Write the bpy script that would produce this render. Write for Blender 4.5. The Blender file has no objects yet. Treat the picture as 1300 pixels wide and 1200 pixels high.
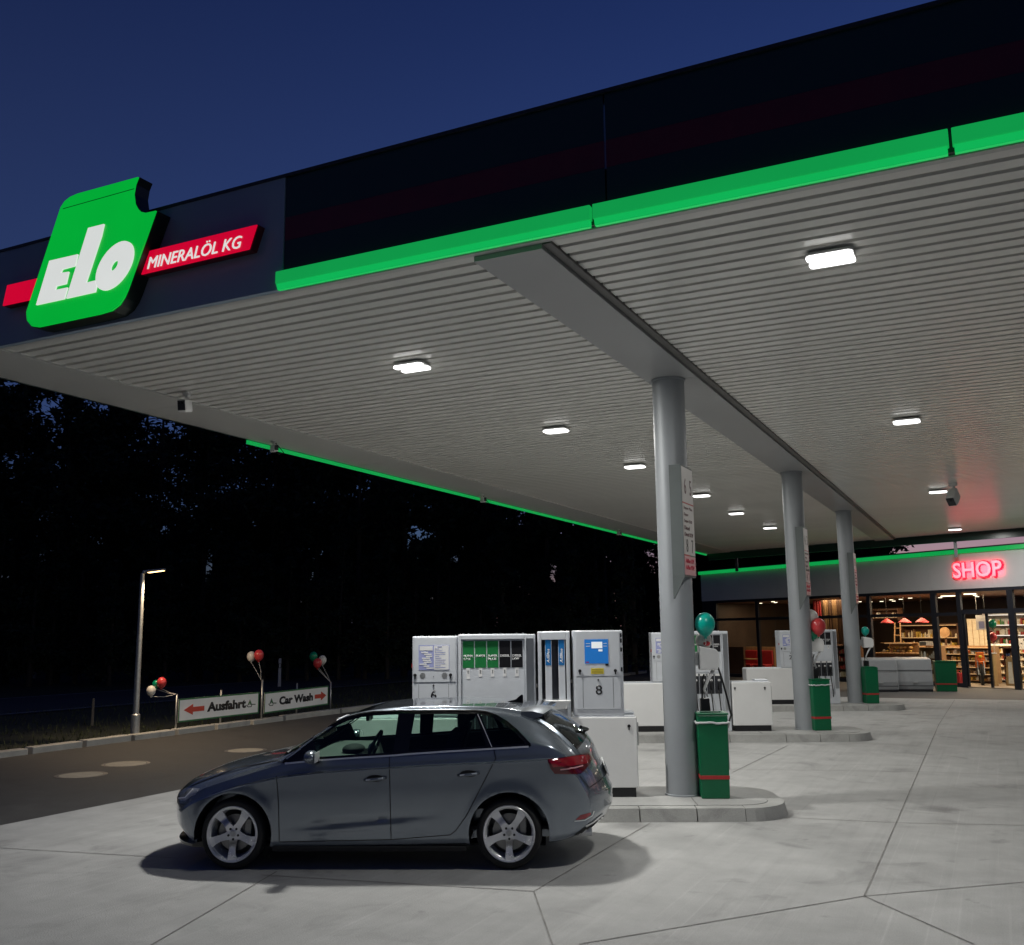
import bpy, bmesh, math, random
import numpy as np
from mathutils import Vector, Matrix
from mathutils.bvhtree import BVHTree
from mathutils.geometry import delaunay_2d_cdt

R = math.radians
SC = bpy.context.scene
COL = SC.collection

# ---------------------------------------------------------------- camera
PITCH, ROLL, CAM_H, FPX = R(9.25), R(0.65), 1.95, 1245.0
_f = Vector((0, math.cos(PITCH), math.sin(PITCH)))
_r0 = Vector((1, 0, 0))
_u0 = _r0.cross(_f)
CAM_R = _r0 * math.cos(ROLL) - _u0 * math.sin(ROLL)
CAM_U = _u0 * math.cos(ROLL) + _r0 * math.sin(ROLL)
CAM_F = _f
CAM_P = Vector((0, 0, CAM_H))
cam = bpy.data.cameras.new('camera')
cam.sensor_fit = 'HORIZONTAL'
cam.sensor_width = 36.0
cam.lens = 36.0 * FPX / 1300.0
cam.clip_start = 0.05
cam.clip_end = 2000
camo = bpy.data.objects.new('camera', cam)
COL.objects.link(camo)
m3 = Matrix((CAM_R, CAM_U, -CAM_F)).transposed()
camo.matrix_world = Matrix.Translation(CAM_P) @ m3.to_4x4()
SC.camera = camo

# ---------------------------------------------------------------- dusk sky
W = bpy.data.worlds.new('World')
SC.world = W
W.use_nodes = True
wn = W.node_tree
bg = wn.nodes['Background']
sky = wn.nodes.new('ShaderNodeTexSky')
sky.sky_type = 'NISHITA'
sky.sun_disc = False
sky.sun_elevation = R(-3.2)
sky.sun_rotation = R(34)
sky.altitude = 50
sky.air_density = 1.0
sky.dust_density = 1.5
sky.ozone_density = 3.0
tint = wn.nodes.new('ShaderNodeMix')
tint.data_type = 'RGBA'
tint.blend_type = 'MULTIPLY'
tint.inputs['Factor'].default_value = 1.0
tint.inputs['B'].default_value = (0.64, 0.90, 1.20, 1)
wn.links.new(sky.outputs[0], tint.inputs['A'])
# the last pink of the sunset, low over the shop
wtc = wn.nodes.new('ShaderNodeTexCoord')
dotn = wn.nodes.new('ShaderNodeVectorMath')
dotn.operation = 'DOT_PRODUCT'
dotn.inputs[1].default_value = (math.sin(R(36)), math.cos(R(36)), 0)
wn.links.new(wtc.outputs['Generated'], dotn.inputs[0])
sep = wn.nodes.new('ShaderNodeSeparateXYZ')
wn.links.new(wtc.outputs['Generated'], sep.inputs[0])
def wmap(sock, a, b, c, d):
    n = wn.nodes.new('ShaderNodeMapRange')
    n.interpolation_type = 'SMOOTHSTEP'
    for i, v in zip(('From Min', 'From Max', 'To Min', 'To Max'), (a, b, c, d)):
        n.inputs[i].default_value = v
    wn.links.new(sock, n.inputs['Value'])
    return n.outputs[0]
az, el = wmap(dotn.outputs['Value'], 0.74, 1.0, 0.0, 1.0), wmap(sep.outputs['Z'], 0.02, 0.24, 1.0, 0.0)
mul = wn.nodes.new('ShaderNodeMath')
mul.operation = 'MULTIPLY'
wn.links.new(az, mul.inputs[0])
wn.links.new(el, mul.inputs[1])
glow = wn.nodes.new('ShaderNodeMix')
glow.data_type = 'RGBA'
glow.blend_type = 'ADD'
glow.inputs['B'].default_value = (0.36, 0.16, 0.14, 1)
wn.links.new(mul.outputs[0], glow.inputs['Factor'])
# dusk light gathering towards the horizon all round
low = wn.nodes.new('ShaderNodeMix')
low.data_type = 'RGBA'
low.blend_type = 'ADD'
low.inputs['B'].default_value = (0.012, 0.017, 0.030, 1)
wn.links.new(wmap(sep.outputs['Z'], 0.25, 0.72, 1.0, 0.0), low.inputs['Factor'])
wn.links.new(tint.outputs['Result'], low.inputs['A'])
wn.links.new(low.outputs['Result'], glow.inputs['A'])
wn.links.new(glow.outputs['Result'], bg.inputs[0])
bg.inputs[1].default_value = 1.0
SC.view_settings.view_transform = 'Standard'
SC.view_settings.look = 'None'
SC.view_settings.exposure = 0
SC.view_settings.gamma = 1
try:
    SC.cycles.max_bounces = 8
    SC.cycles.sample_clamp_indirect = 4.0
    SC.cycles.use_denoising = True
except Exception:
    pass

# ---------------------------------------------------------------- materials
def srgb(r, g, b):
    def c(v):
        v /= 255.0
        return v / 12.92 if v <= 0.04045 else ((v + 0.055) / 1.055) ** 2.4
    return (c(r), c(g), c(b))

def mat(name, col, rough=0.5, metal=0.0, var=0.12, scale=6.0, bump=0.0, bscale=60.0, coat=0.0, stretch=None, spec=None, detail=4.0):
    m = bpy.data.materials.new(name)
    m.use_nodes = True
    nt = m.node_tree
    p = nt.nodes['Principled BSDF']
    p.inputs['Roughness'].default_value = rough
    p.inputs['Metallic'].default_value = metal
    if coat:
        p.inputs['Coat Weight'].default_value = coat
        p.inputs['Coat Roughness'].default_value = 0.06
    if spec is not None:
        p.inputs['Specular IOR Level'].default_value = spec
    tc = nt.nodes.new('ShaderNodeTexCoord')
    mp = nt.nodes.new('ShaderNodeMapping')
    nt.links.new(tc.outputs['Object'], mp.inputs[0])
    if stretch:
        mp.inputs['Scale'].default_value = stretch
    n = nt.nodes.new('ShaderNodeTexNoise')
    n.inputs['Scale'].default_value = scale
    n.inputs['Detail'].default_value = detail
    n.inputs['Roughness'].default_value = 0.62
    nt.links.new(mp.outputs[0], n.inputs['Vector'])
    r = nt.nodes.new('ShaderNodeValToRGB')
    r.color_ramp.elements[0].position = 0.3
    r.color_ramp.elements[1].position = 0.7
    r.color_ramp.elements[0].color = (*[max(0, c * (1 - var)) for c in col], 1)
    r.color_ramp.elements[1].color = (*[min(1, c * (1 + var)) for c in col], 1)
    nt.links.new(n.outputs[0], r.inputs[0])
    nt.links.new(r.outputs[0], p.inputs['Base Color'])
    mr = nt.nodes.new('ShaderNodeMapRange')
    mr.inputs['To Min'].default_value = max(0.02, rough * 0.85)
    mr.inputs['To Max'].default_value = min(1, rough * 1.18)
    nt.links.new(n.outputs[0], mr.inputs['Value'])
    nt.links.new(mr.outputs[0], p.inputs['Roughness'])
    if bump:
        n2 = nt.nodes.new('ShaderNodeTexNoise')
        n2.inputs['Scale'].default_value = bscale
        n2.inputs['Detail'].default_value = 3
        nt.links.new(tc.outputs['Object'], n2.inputs['Vector'])
        b = nt.nodes.new('ShaderNodeBump')
        b.inputs['Strength'].default_value = bump
        b.inputs['Distance'].default_value = 0.02
        nt.links.new(n2.outputs[0], b.inputs['Height'])
        nt.links.new(b.outputs[0], p.inputs['Normal'])
    return m

def emat(name, col, strength=1.0, base=None, rough=0.35, var=0.05):
    """a lit panel: emission with a faint unevenness over its own plastic surface"""
    m = mat(name, base or [c * 0.5 for c in col], rough, var=0.03)
    nt = m.node_tree
    p = nt.nodes['Principled BSDF']
    p.inputs['Emission Color'].default_value = (*col, 1)
    n = nt.nodes.new('ShaderNodeTexNoise')
    n.inputs['Scale'].default_value = 1.3
    tc = nt.nodes.new('ShaderNodeTexCoord')
    nt.links.new(tc.outputs['Object'], n.inputs['Vector'])
    mr = nt.nodes.new('ShaderNodeMapRange')
    mr.inputs['To Min'].default_value = strength * (1 - var * 2)
    mr.inputs['To Max'].default_value = strength * (1 + var * 2)
    nt.links.new(n.outputs[0], mr.inputs['Value'])
    nt.links.new(mr.outputs[0], p.inputs['Emission Strength'])
    return m

def glass_mat(name, tint=(0.75, 0.82, 0.8), rough=0.02, fac=0.06):
    m = bpy.data.materials.new(name)
    m.use_nodes = True
    nt = m.node_tree
    nt.nodes.remove(nt.nodes['Principled BSDF'])
    out = nt.nodes['Material Output']
    t = nt.nodes.new('ShaderNodeBsdfTransparent')
    t.inputs[0].default_value = (*tint, 1)
    g = nt.nodes.new('ShaderNodeBsdfGlossy')
    g.inputs['Roughness'].default_value = rough
    g.inputs['Color'].default_value = (0.9, 0.95, 1, 1)
    lw = nt.nodes.new('ShaderNodeLayerWeight')
    lw.inputs['Blend'].default_value = 0.5
    pw = nt.nodes.new('ShaderNodeMath')
    pw.operation = 'POWER'
    pw.inputs[1].default_value = 4.0
    nt.links.new(lw.outputs['Facing'], pw.inputs[0])
    ad = nt.nodes.new('ShaderNodeMath')
    ad.operation = 'MULTIPLY_ADD'
    ad.inputs[1].default_value = 0.9
    ad.inputs[2].default_value = fac
    nt.links.new(pw.outputs[0], ad.inputs[0])
    mx = nt.nodes.new('ShaderNodeMixShader')
    nt.links.new(ad.outputs[0], mx.inputs[0])
    nt.links.new(t.outputs[0], mx.inputs[1])
    nt.links.new(g.outputs[0], mx.inputs[2])
    nt.links.new(mx.outputs[0], out.inputs[0])
    return m

# ---------------------------------------------------------------- mesh helpers
class MB:
    def __init__(s):
        s.v, s.f, s.mi, s.cur = [], [], [], 0
    def add(s, vs, fs):
        o = len(s.v)
        s.v += [tuple(v) for v in vs]
        for f in fs:
            s.f.append(tuple(o + i for i in f))
            s.mi.append(s.cur)
        return s
    def box(s, x0, x1, y0, y1, z0, z1):
        return s.add([(x0, y0, z0), (x1, y0, z0), (x1, y1, z0), (x0, y1, z0), (x0, y0, z1), (x1, y0, z1), (x1, y1, z1), (x0, y1, z1)],
                     [(3, 2, 1, 0), (4, 5, 6, 7), (0, 1, 5, 4), (1, 2, 6, 5), (2, 3, 7, 6), (3, 0, 4, 7)])
    def hexa(s, bot, top):
        return s.add(list(bot) + list(top), [(3, 2, 1, 0), (4, 5, 6, 7), (0, 1, 5, 4), (1, 2, 6, 5), (2, 3, 7, 6), (3, 0, 4, 7)])
    def prism_xz(s, poly, y0, y1, hole=None):
        """outline in (x, z) from y0 (front) to y1 (back)"""
        n = len(poly)
        vs = [(x, y0, z) for x, z in poly] + [(x, y1, z) for x, z in poly]
        return s.add(vs, [tuple(range(n)), tuple(range(2 * n - 1, n - 1, -1))] + [(i, i + n, (i + 1) % n + n, (i + 1) % n) for i in range(n)])
    def prism_xy(s, poly, z0, z1):
        n = len(poly)
        vs = [(x, y, z0) for x, y in poly] + [(x, y, z1) for x, y in poly]
        return s.add(vs, [tuple(range(n - 1, -1, -1)), tuple(range(n, 2 * n))] + [(i, (i + 1) % n, (i + 1) % n + n, i + n) for i in range(n)])
    def tube(s, pts, r, n=10, r1=None, cap=True):
        pts = [Vector(p) for p in pts]
        rs = [r + ((r1 if r1 is not None else r) - r) * i / (len(pts) - 1) for i in range(len(pts))]
        vs, fs = [], []
        prev = None
        for i, p in enumerate(pts):
            d = (pts[min(i + 1, len(pts) - 1)] - pts[max(i - 1, 0)]).normalized()
            if prev is None:
                a = d.orthogonal().normalized()
            else:
                a = (prev - d * prev.dot(d)).normalized()
            prev = a
            b = d.cross(a)
            for k in range(n):
                t = 2 * math.pi * k / n
                vs.append(p + (a * math.cos(t) + b * math.sin(t)) * rs[i])
        for i in range(len(pts) - 1):
            for k in range(n):
                fs.append((i * n + k, i * n + (k + 1) % n, (i + 1) * n + (k + 1) % n, (i + 1) * n + k))
        if cap:
            fs.append(tuple(range(n - 1, -1, -1)))
            fs.append(tuple((len(pts) - 1) * n + k for k in range(n)))
        return s.add(vs, fs)
    def lathe(s, prof, n=24, axis='z', c=(0, 0, 0), sx=1.0):
        """prof: (radius, height) pairs"""
        vs, fs = [], []
        for r, h in prof:
            for k in range(n):
                t = 2 * math.pi * k / n
                p = (r * math.cos(t), r * math.sin(t), h)
                if axis == 'y':
                    p = (p[0] * sx, h, p[1])
                vs.append((p[0] + c[0], p[1] + c[1], p[2] + c[2]))
        for i in range(len(prof) - 1):
            for k in range(n):
                fs.append((i * n + k, i * n + (k + 1) % n, (i + 1) * n + (k + 1) % n, (i + 1) * n + k))
        shut = prof[0] == prof[-1]
        if prof[0][0] > 1e-6 and not shut:
            fs.append(tuple(range(n - 1, -1, -1)))
        if prof[-1][0] > 1e-6 and not shut:
            fs.append(tuple((len(prof) - 1) * n + k for k in range(n)))
        return s.add(vs, fs)
    def ball(s, c, rx, ry=None, rz=None, n=16, m=10):
        ry = ry or rx
        rz = rz or rx
        prof = []
        vs, fs = [], []
        for i in range(m + 1):
            t = math.pi * i / m
            for k in range(n):
                u = 2 * math.pi * k / n
                vs.append((c[0] + rx * math.sin(t) * math.cos(u), c[1] + ry * math.sin(t) * math.sin(u), c[2] - rz * math.cos(t)))
        for i in range(m):
            for k in range(n):
                fs.append((i * n + k, i * n + (k + 1) % n, (i + 1) * n + (k + 1) % n, (i + 1) * n + k))
        return s.add(vs, fs)
    def quad(s, a, b, c, d):
        return s.add([a, b, c, d], [(0, 1, 2, 3)])
    def build(s, name, m, parent=None, smooth=False, bevel=0.0, loc=None, rz=None):
        me = bpy.data.meshes.new(name)
        me.from_pydata(s.v, [], s.f)
        ms = m if isinstance(m, (list, tuple)) else [m]
        for x in ms:
            me.materials.append(x)
        if len(ms) > 1:
            me.polygons.foreach_set('material_index', s.mi)
        bm = bmesh.new()
        bm.from_mesh(me)
        bmesh.ops.remove_doubles(bm, verts=bm.verts, dist=1e-5)
        bmesh.ops.recalc_face_normals(bm, faces=bm.faces)
        if bevel:
            es = [e for e in bm.edges if len(e.link_faces) == 2 and e.calc_face_angle(0) > 0.6]
            try:
                bmesh.ops.bevel(bm, geom=es, offset=bevel, segments=2, affect='EDGES', profile=0.5, clamp_overlap=True)
            except Exception:
                pass
        bm.to_mesh(me)
        bm.free()
        if smooth:
            me.polygons.foreach_set('use_smooth', [True] * len(me.polygons))
            if smooth == 'auto':
                try:
                    me.set_sharp_from_angle(angle=R(35))
                except Exception:
                    pass
        o = bpy.data.objects.new(name, me)
        COL.objects.link(o)
        if parent is not None:
            o.parent = parent
        if loc is not None:
            o.location = loc
        if rz is not None:
            o.rotation_euler[2] = rz
        return o

def tag(o, label, cat, group=None, kind=None):
    if label: o['label'] = label
    if cat: o['category'] = cat
    if group: o['group'] = group
    if kind: o['kind'] = kind
    return o

def thing(name, label, cat, loc=(0, 0, 0), rz=0.0, group=None):
    o = bpy.data.objects.new(name, None)
    o.empty_display_size = 0.2
    COL.objects.link(o)
    o.location = loc
    o.rotation_euler[2] = rz
    return tag(o, label, cat, group)

def copy_tree(o, loc=None, rz=None, parent=None, label=None, group=None):
    c = o.copy()
    COL.objects.link(c)
    if parent is not None:
        c.parent = parent
    if loc is not None:
        c.location = loc
    if rz is not None:
        c.rotation_euler[2] = rz
    if label: c['label'] = label
    if group: c['group'] = group
    for ch in list(o.children):
        copy_tree(ch, parent=c)
    return c

def text(body, x0, x1, z0, z1, y, m, parent, name='lettering', bold=0.0, shear=0.0, depth=0.004, rot=0, keep=False):
    """words set flat on a plane facing -y, fitted to the box x0..x1, z0..z1 in the parent's frame"""
    cu = bpy.data.curves.new(name, 'FONT')
    cu.body = body
    cu.size = 1.0
    cu.offset = bold
    cu.extrude = 0.0
    cu.align_x = 'CENTER'
    cu.resolution_u = 3
    cu.space_line = 0.9
    t = bpy.data.objects.new(name, cu)
    COL.objects.link(t)
    bpy.context.view_layer.update()
    me = bpy.data.meshes.new_from_object(t.evaluated_get(bpy.context.evaluated_depsgraph_get()))
    bpy.data.objects.remove(t)
    bpy.data.curves.remove(cu)
    co = np.zeros(len(me.vertices) * 3)
    me.vertices.foreach_get('co', co)
    co = co.reshape(-1, 3)
    co[:, 0] += shear * co[:, 1]
    if rot:
        co[:, 0], co[:, 1] = -co[:, 1].copy(), co[:, 0].copy()
    lo, hi = co.min(0), co.max(0)
    sx, sz = (x1 - x0) / max(hi[0] - lo[0], 1e-6), (z1 - z0) / max(hi[1] - lo[1], 1e-6)
    if keep:
        sx = sz = min(sx, sz)
    nx = (co[:, 0] - (lo[0] + hi[0]) / 2) * sx + (x0 + x1) / 2
    nz = (co[:, 1] - (lo[1] + hi[1]) / 2) * sz + (z0 + z1) / 2
    out = np.stack([nx, np.full_like(nx, y), nz], 1)
    me.vertices.foreach_set('co', out.reshape(-1))
    bm = bmesh.new()
    bm.from_mesh(me)
    if depth:
        r = bmesh.ops.extrude_face_region(bm, geom=bm.faces[:])
        for v in [e for e in r['geom'] if isinstance(e, bmesh.types.BMVert)]:
            v.co.y -= depth
    bmesh.ops.recalc_face_normals(bm, faces=bm.faces)
    bm.to_mesh(me)
    bm.free()
    me.materials.clear()
    me.materials.append(m)
    o = bpy.data.objects.new(name, me)
    COL.objects.link(o)
    o.parent = parent
    return o

# ---------------------------------------------------------------- shared surfaces
M = {}
M['white'] = mat('white_powder_coat', (0.80, 0.80, 0.79), 0.35, var=0.03, scale=3)
M['panel_grey'] = mat('pump_panel_grey', (0.66, 0.69, 0.73), 0.30, metal=0.1, var=0.04, scale=5)
M['steel'] = mat('brushed_steel', (0.55, 0.57, 0.58), 0.28, metal=0.9, var=0.06, stretch=(1, 1, 0.05), scale=30)
M['black'] = mat('black_plastic', (0.012, 0.012, 0.014), 0.4, var=0.2)
M['rubber'] = mat('black_rubber', (0.014, 0.014, 0.014), 0.75, var=0.25, scale=12)
M['dark'] = mat('dark_anthracite_metal', (0.035, 0.037, 0.045), 0.4, metal=0.2, var=0.1)
M['green'] = mat('green_enamel', (0.0, 0.13, 0.05), 0.3, var=0.06, scale=3)
M['red'] = mat('red_film', (0.45, 0.03, 0.03), 0.4, var=0.06)
M['grn_label'] = mat('green_label', (0.015, 0.19, 0.05), 0.35, var=0.03)
M['blk_label'] = mat('black_label', (0.012, 0.012, 0.014), 0.3, var=0.1)
M['blue_label'] = mat('blue_label', (0.012, 0.17, 0.48), 0.35, var=0.04)
M['yellow_label'] = mat('yellow_label', (0.75, 0.62, 0.05), 0.45, var=0.04)
M['white_label'] = mat('white_label', (0.80, 0.80, 0.80), 0.5, var=0.02)
M['galv'] = mat('galvanised_post', (0.42, 0.43, 0.43), 0.42, metal=0.7, var=0.15, scale=20)
M['column'] = mat('column_grey_paint', (0.31, 0.33, 0.35), 0.48, metal=0.1, var=0.04, scale=2)

PHI = R(26)
def UV(u, v, z=0.0):
    """canopy coordinates: u along the front edge, v towards the shop"""
    return Vector((u * math.cos(PHI) + v * math.sin(PHI), -u * math.sin(PHI) + v * math.cos(PHI), z))
# ================================================================ ground
def sheet(name, poly, z, m, kind='structure', h=None):
    b = MB()
    if h:
        b.prism_xy(poly, z - h, z)
    else:
        b.add([(x, y, z) for x, y in poly], [tuple(range(len(poly)))])
    o = b.build(name, m)
    o['kind'] = kind
    return o

def ground_mat(name, base, var, scale, stains=0.0, rough=0.85, bump=0.25, bscale=90, streak=None, coarse=0.12):
    m = bpy.data.materials.new(name)
    m.use_nodes = True
    nt = m.node_tree
    p = nt.nodes['Principled BSDF']
    p.inputs['Roughness'].default_value = rough
    tc = nt.nodes.new('ShaderNodeTexCoord')
    mp = nt.nodes.new('ShaderNodeMapping')
    mp.inputs['Rotation'].default_value = (0, 0, PHI)
    nt.links.new(tc.outputs['Object'], mp.inputs[0])
    def noise(sc, det, vec, dist=0.0):
        n = nt.nodes.new('ShaderNodeTexNoise')
        n.inputs['Scale'].default_value = sc
        n.inputs['Detail'].default_value = det
        n.inputs['Distortion'].default_value = dist
        n.inputs['Roughness'].default_value = 0.6
        nt.links.new(vec, n.inputs['Vector'])
        return n
    n1 = noise(scale, 6, mp.outputs[0])
    ramp = nt.nodes.new('ShaderNodeValToRGB')
    ramp.color_ramp.elements[0].position, ramp.color_ramp.elements[1].position = 0.32, 0.68
    ramp.color_ramp.elements[0].color = (*[c * (1 - var) for c in base], 1)
    ramp.color_ramp.elements[1].color = (*[c * (1 + var) for c in base], 1)
    nt.links.new(n1.outputs[0], ramp.inputs[0])
    col = ramp.outputs[0]
    def mul(col, val_out, lo, hi, tmin, tmax):
        mr = nt.nodes.new('ShaderNodeMapRange')
        mr.inputs['From Min'].default_value, mr.inputs['From Max'].default_value = lo, hi
        mr.inputs['To Min'].default_value, mr.inputs['To Max'].default_value = tmin, tmax
        nt.links.new(val_out, mr.inputs['Value'])
        mx = nt.nodes.new('ShaderNodeMix')
        mx.data_type = 'RGBA'
        mx.blend_type = 'MULTIPLY'
        mx.inputs['Factor'].default_value = 1.0
        cb = nt.nodes.new('ShaderNodeCombineColor')
        for i in range(3):
            nt.links.new(mr.outputs[0], cb.inputs[i])
        nt.links.new(col, mx.inputs['A'])
        nt.links.new(cb.outputs[0], mx.inputs['B'])
        return mx.outputs['Result']
    n0 = noise(0.22, 3, mp.outputs[0])
    col = mul(col, n0.outputs[0], 0.3, 0.7, 1 - coarse, 1 + coarse)
    n3 = noise(bscale * 1.3, 2, tc.outputs['Object'])
    col = mul(col, n3.outputs[0], 0.3, 0.7, 0.9, 1.1)
    if stains > .25:
        vo = nt.nodes.new('ShaderNodeTexVoronoi')
        vo.inputs['Scale'].default_value = 0.55
        nd = noise(3.5, 4, tc.outputs['Object'])
        va = nt.nodes.new('ShaderNodeVectorMath')
        va.operation = 'MULTIPLY_ADD'
        va.inputs[1].default_value = (0.35, 0.35, 0)
        nt.links.new(nd.outputs['Color'], va.inputs[0])
        nt.links.new(tc.outputs['Object'], va.inputs[2])
        nt.links.new(va.outputs[0], vo.inputs['Vector'])
        col = mul(col, vo.outputs['Distance'], 0.04, 0.16, 0.66, 1.0)
        vo2 = nt.nodes.new('ShaderNodeTexVoronoi')
        vo2.inputs['Scale'].default_value = 2.3
        nt.links.new(va.outputs[0], vo2.inputs['Vector'])
        col = mul(col, vo2.outputs['Distance'], 0.03, 0.10, 0.78, 1.0)
    if stains:
        n2 = noise(1.1, 8, mp.outputs[0], 1.2)
        col = mul(col, n2.outputs[0], 0.56, 0.72, 1.0, 1 - stains)
    if streak:
        ms = nt.nodes.new('ShaderNodeMapping')
        ms.inputs['Scale'].default_value = (streak[1], streak[2], 1)
        nt.links.new(mp.outputs[0], ms.inputs[0])
        n4 = noise(1.0, 5, ms.outputs[0], 0.4)
        col = mul(col, n4.outputs[0], 0.5, 0.68, 1.0, 1 - streak[3])
        mf = nt.nodes.new('ShaderNodeMapping')
        mf.inputs['Scale'].default_value = (26.0, 0.22, 1)
        nt.links.new(mp.outputs[0], mf.inputs[0])
        n6 = noise(1.0, 3, mf.outputs[0], 0.1)
        col = mul(col, n6.outputs[0], 0.60, 0.74, 1.0, 1.13)
        col = mul(col, n6.outputs[0], 0.26, 0.38, 0.90, 1.0)
        n5 = noise(0.6, 2, ms.outputs[0], 0.2)
        col = mul(col, n5.outputs[0], 0.6, 0.72, 1.0, 1 + streak[3] * 0.8)
    nt.links.new(col, p.inputs['Base Color'])
    nb = noise(bscale, 4, tc.outputs['Object'])
    bu = nt.nodes.new('ShaderNodeBump')
    bu.inputs['Strength'].default_value = bump
    bu.inputs['Distance'].default_value = 0.01
    nt.links.new(nb.outputs[0], bu.inputs['Height'])
    nt.links.new(bu.outputs[0], p.inputs['Normal'])
    mr = nt.nodes.new('ShaderNodeMapRange')
    mr.inputs['To Min'].default_value, mr.inputs['To Max'].default_value = rough * 0.75, min(1, rough * 1.2)
    nt.links.new(n1.outputs[0], mr.inputs['Value'])
    nt.links.new(mr.outputs[0], p.inputs['Roughness'])
    return m

M['concrete'] = ground_mat('forecourt_concrete', (0.40, 0.40, 0.39), 0.11, 2.6, 0.30, 0.8, 0.45, 80, (PHI, 9.0, 0.35, 0.06), coarse=0.08)
M['asphalt'] = ground_mat('asphalt', (0.055, 0.0535, 0.052), 0.25, 3.0, 0.2, 0.85, 0.7, 120)
M['kerb'] = ground_mat('kerb_concrete', (0.36, 0.36, 0.345), 0.12, 3.0, 0.35, 0.85, 0.3, 90)
M['earth'] = ground_mat('verge_earth', (0.022, 0.026, 0.014), 0.4, 2.0, 0.2, 0.95, 0.8, 30)
M['road'] = ground_mat('road_asphalt', (0.045, 0.048, 0.055), 0.2, 2.0, 0.1, 0.7, 0.4, 90)
M['pave'] = ground_mat('shop_paving', (0.10, 0.095, 0.09), 0.2, 3.0, 0.2, 0.75, 0.3, 60)

sheet('ground', [(-700, -300), (700, -300), (700, 900), (-700, 900)], -0.06, M['earth'])
A = [UV(-15.0, -25), UV(-9.62, -25), UV(-9.62, 46), UV(-15.0, 46)]
sheet('driveway', [(p.x, p.y) for p in A], -0.012, M['asphalt'])
FC = [UV(-9.62, -14), UV(26, -14), (26.0, 22.4), (13.65, 26.94), (10.3, 28.45), (6.5, 31.0), UV(-9.62, 36)]
sheet('forecourt', [(p[0], p[1]) for p in FC], 0.0, M['concrete'], h=0.05)
PV = [(26.0, 22.0), (30, 24), (26, 46), (4, 60), UV(-9.7, 46), UV(-9.7, 35.8), (6.5, 30.8), (10.3, 28.25), (13.65, 26.74)]
sheet('shop_pavement', [(p[0], p[1]) for p in PV], -0.005, M['pave'])

M['joint'] = mat('joint_sealant', (0.215, 0.21, 0.20), 0.8, var=0.45, scale=3)
SEG = [((2.56, 7.64), (8.62, 20.52)), ((2.56, 7.64), (0.39, 6.59)), ((2.56, 7.64), (2.84, 6.5)), ((0.13, 7.88), (0.27, 5.9)), ((0.13, 7.88), (1.38, 10.52)),
       ((0.13, 7.88), (-2.1, 8.49)), ((-2.6, 5.2), (-2.0, 8.6)), ((-5.2, 9.76), (-3.01, 9.14)), ((2.78, 10.74), (3.87, 10.38)), ((3.87, 10.38), (7.8, 9.7)),
       ((3.0, 14.06), (4.61, 17.14)), ((2.56, 7.64), (5.9, 8.5)), ((5.46, 13.94), (9.6, 12.4)), ((8.62, 20.52), (13.0, 18.6)), ((0.6, 14.8), (5.46, 13.94)), ((1.9, 23.0), (8.62, 20.52)),
       ((8.62, 20.52), (12.0, 27.4))]
b = MB()
for (x0, y0), (x1, y1) in SEG:
    d = Vector((x1 - x0, y1 - y0, 0))
    n = Vector((-d.y, d.x, 0)).normalized() * 0.006
    nn = max(2, int(d.length / 0.5))
    for i in range(nn):
        p, q = Vector((x0, y0, 0.004)) + d * (i / nn), Vector((x0, y0, 0.004)) + d * ((i + 1) / nn)
        b.quad(p - n, q - n, q + n, p + n)
o = b.build('forecourt_joint', M['joint'])
o['kind'] = 'structure'

# kerb of separate stones along the driveway
b = MB()
v = -5.98
rng = random.Random(3)
while v < 44:
    L = 1.12 if v < 18.5 else 2.2
    q = [UV(-15.22, v), UV(-15.0, v), UV(-15.0, v + L - 0.09), UV(-15.22, v + L - 0.09)]
    h = 0.095 + rng.uniform(-0.01, 0.01)
    b.hexa([(p.x, p.y, -0.05) for p in q], [(p.x, p.y, h) for p in q])
    v += L
o = b.build('driveway_kerb', M['kerb'], bevel=0.015)
o['kind'] = 'structure'

# country road beyond the verge
def strip(name, p, q, w, z, m):
    p, q = Vector((*p, 0)), Vector((*q, 0))
    d = (q - p).normalized()
    n = Vector((d.y, -d.x, 0)) * w / 2
    return sheet(name, [(t.x, t.y) for t in (p - n, p + n, q + n, q - n)], z, m)
M['line'] = mat('road_paint', (0.40, 0.40, 0.40), 0.7, var=0.4, scale=2)
rd = Vector((math.sin(R(30)), math.cos(R(30))))
rn = Vector((rd.y, -rd.x))
P0 = Vector((-14.6, 31.0))
a0, a1 = P0 - rd * 120, P0 + rd * 160
strip('country_road', tuple(a0), tuple(a1), 7.0, -0.04, M['road'])
for s_ in (-3.2, 3.2):
    strip('road_edge_line', tuple(a0 + rn * s_), tuple(a1 + rn * s_), 0.12, -0.03, M['line'])

# manhole covers in the driveway
M['manhole'] = mat('manhole_concrete_ring', (0.34, 0.31, 0.25), 0.8, var=0.2, scale=8)
M['iron'] = mat('cast_iron', (0.12, 0.115, 0.11), 0.6, metal=0.4, var=0.3, scale=30)
for i, (x, y, lab) in enumerate([(-6.26, 14.64, 'pale round manhole cover in the asphalt, nearest the concrete edge of the forecourt'),
                           (-6.08, 15.83, 'pale round manhole cover in the asphalt, between the other two covers'),
                           (-4.65, 17.46, 'pale round manhole cover in the asphalt, the one just above the car bonnet')]):
    t = thing('manhole_cover', lab, 'manhole cover', (x, y, -0.008), 0, 'manhole covers in the driveway')
    MB().lathe([(0.0, 0.0), (0.30, 0.0), (0.30, -0.03)], 32).build('cover_plate', M['manhole'], t)
    MB().lathe([(0.31, 0.0), (0.36, 0.0), (0.36, -0.03), (0.31, -0.03), (0.31, 0.0)], 32).build('frame', M['iron'], t)

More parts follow.
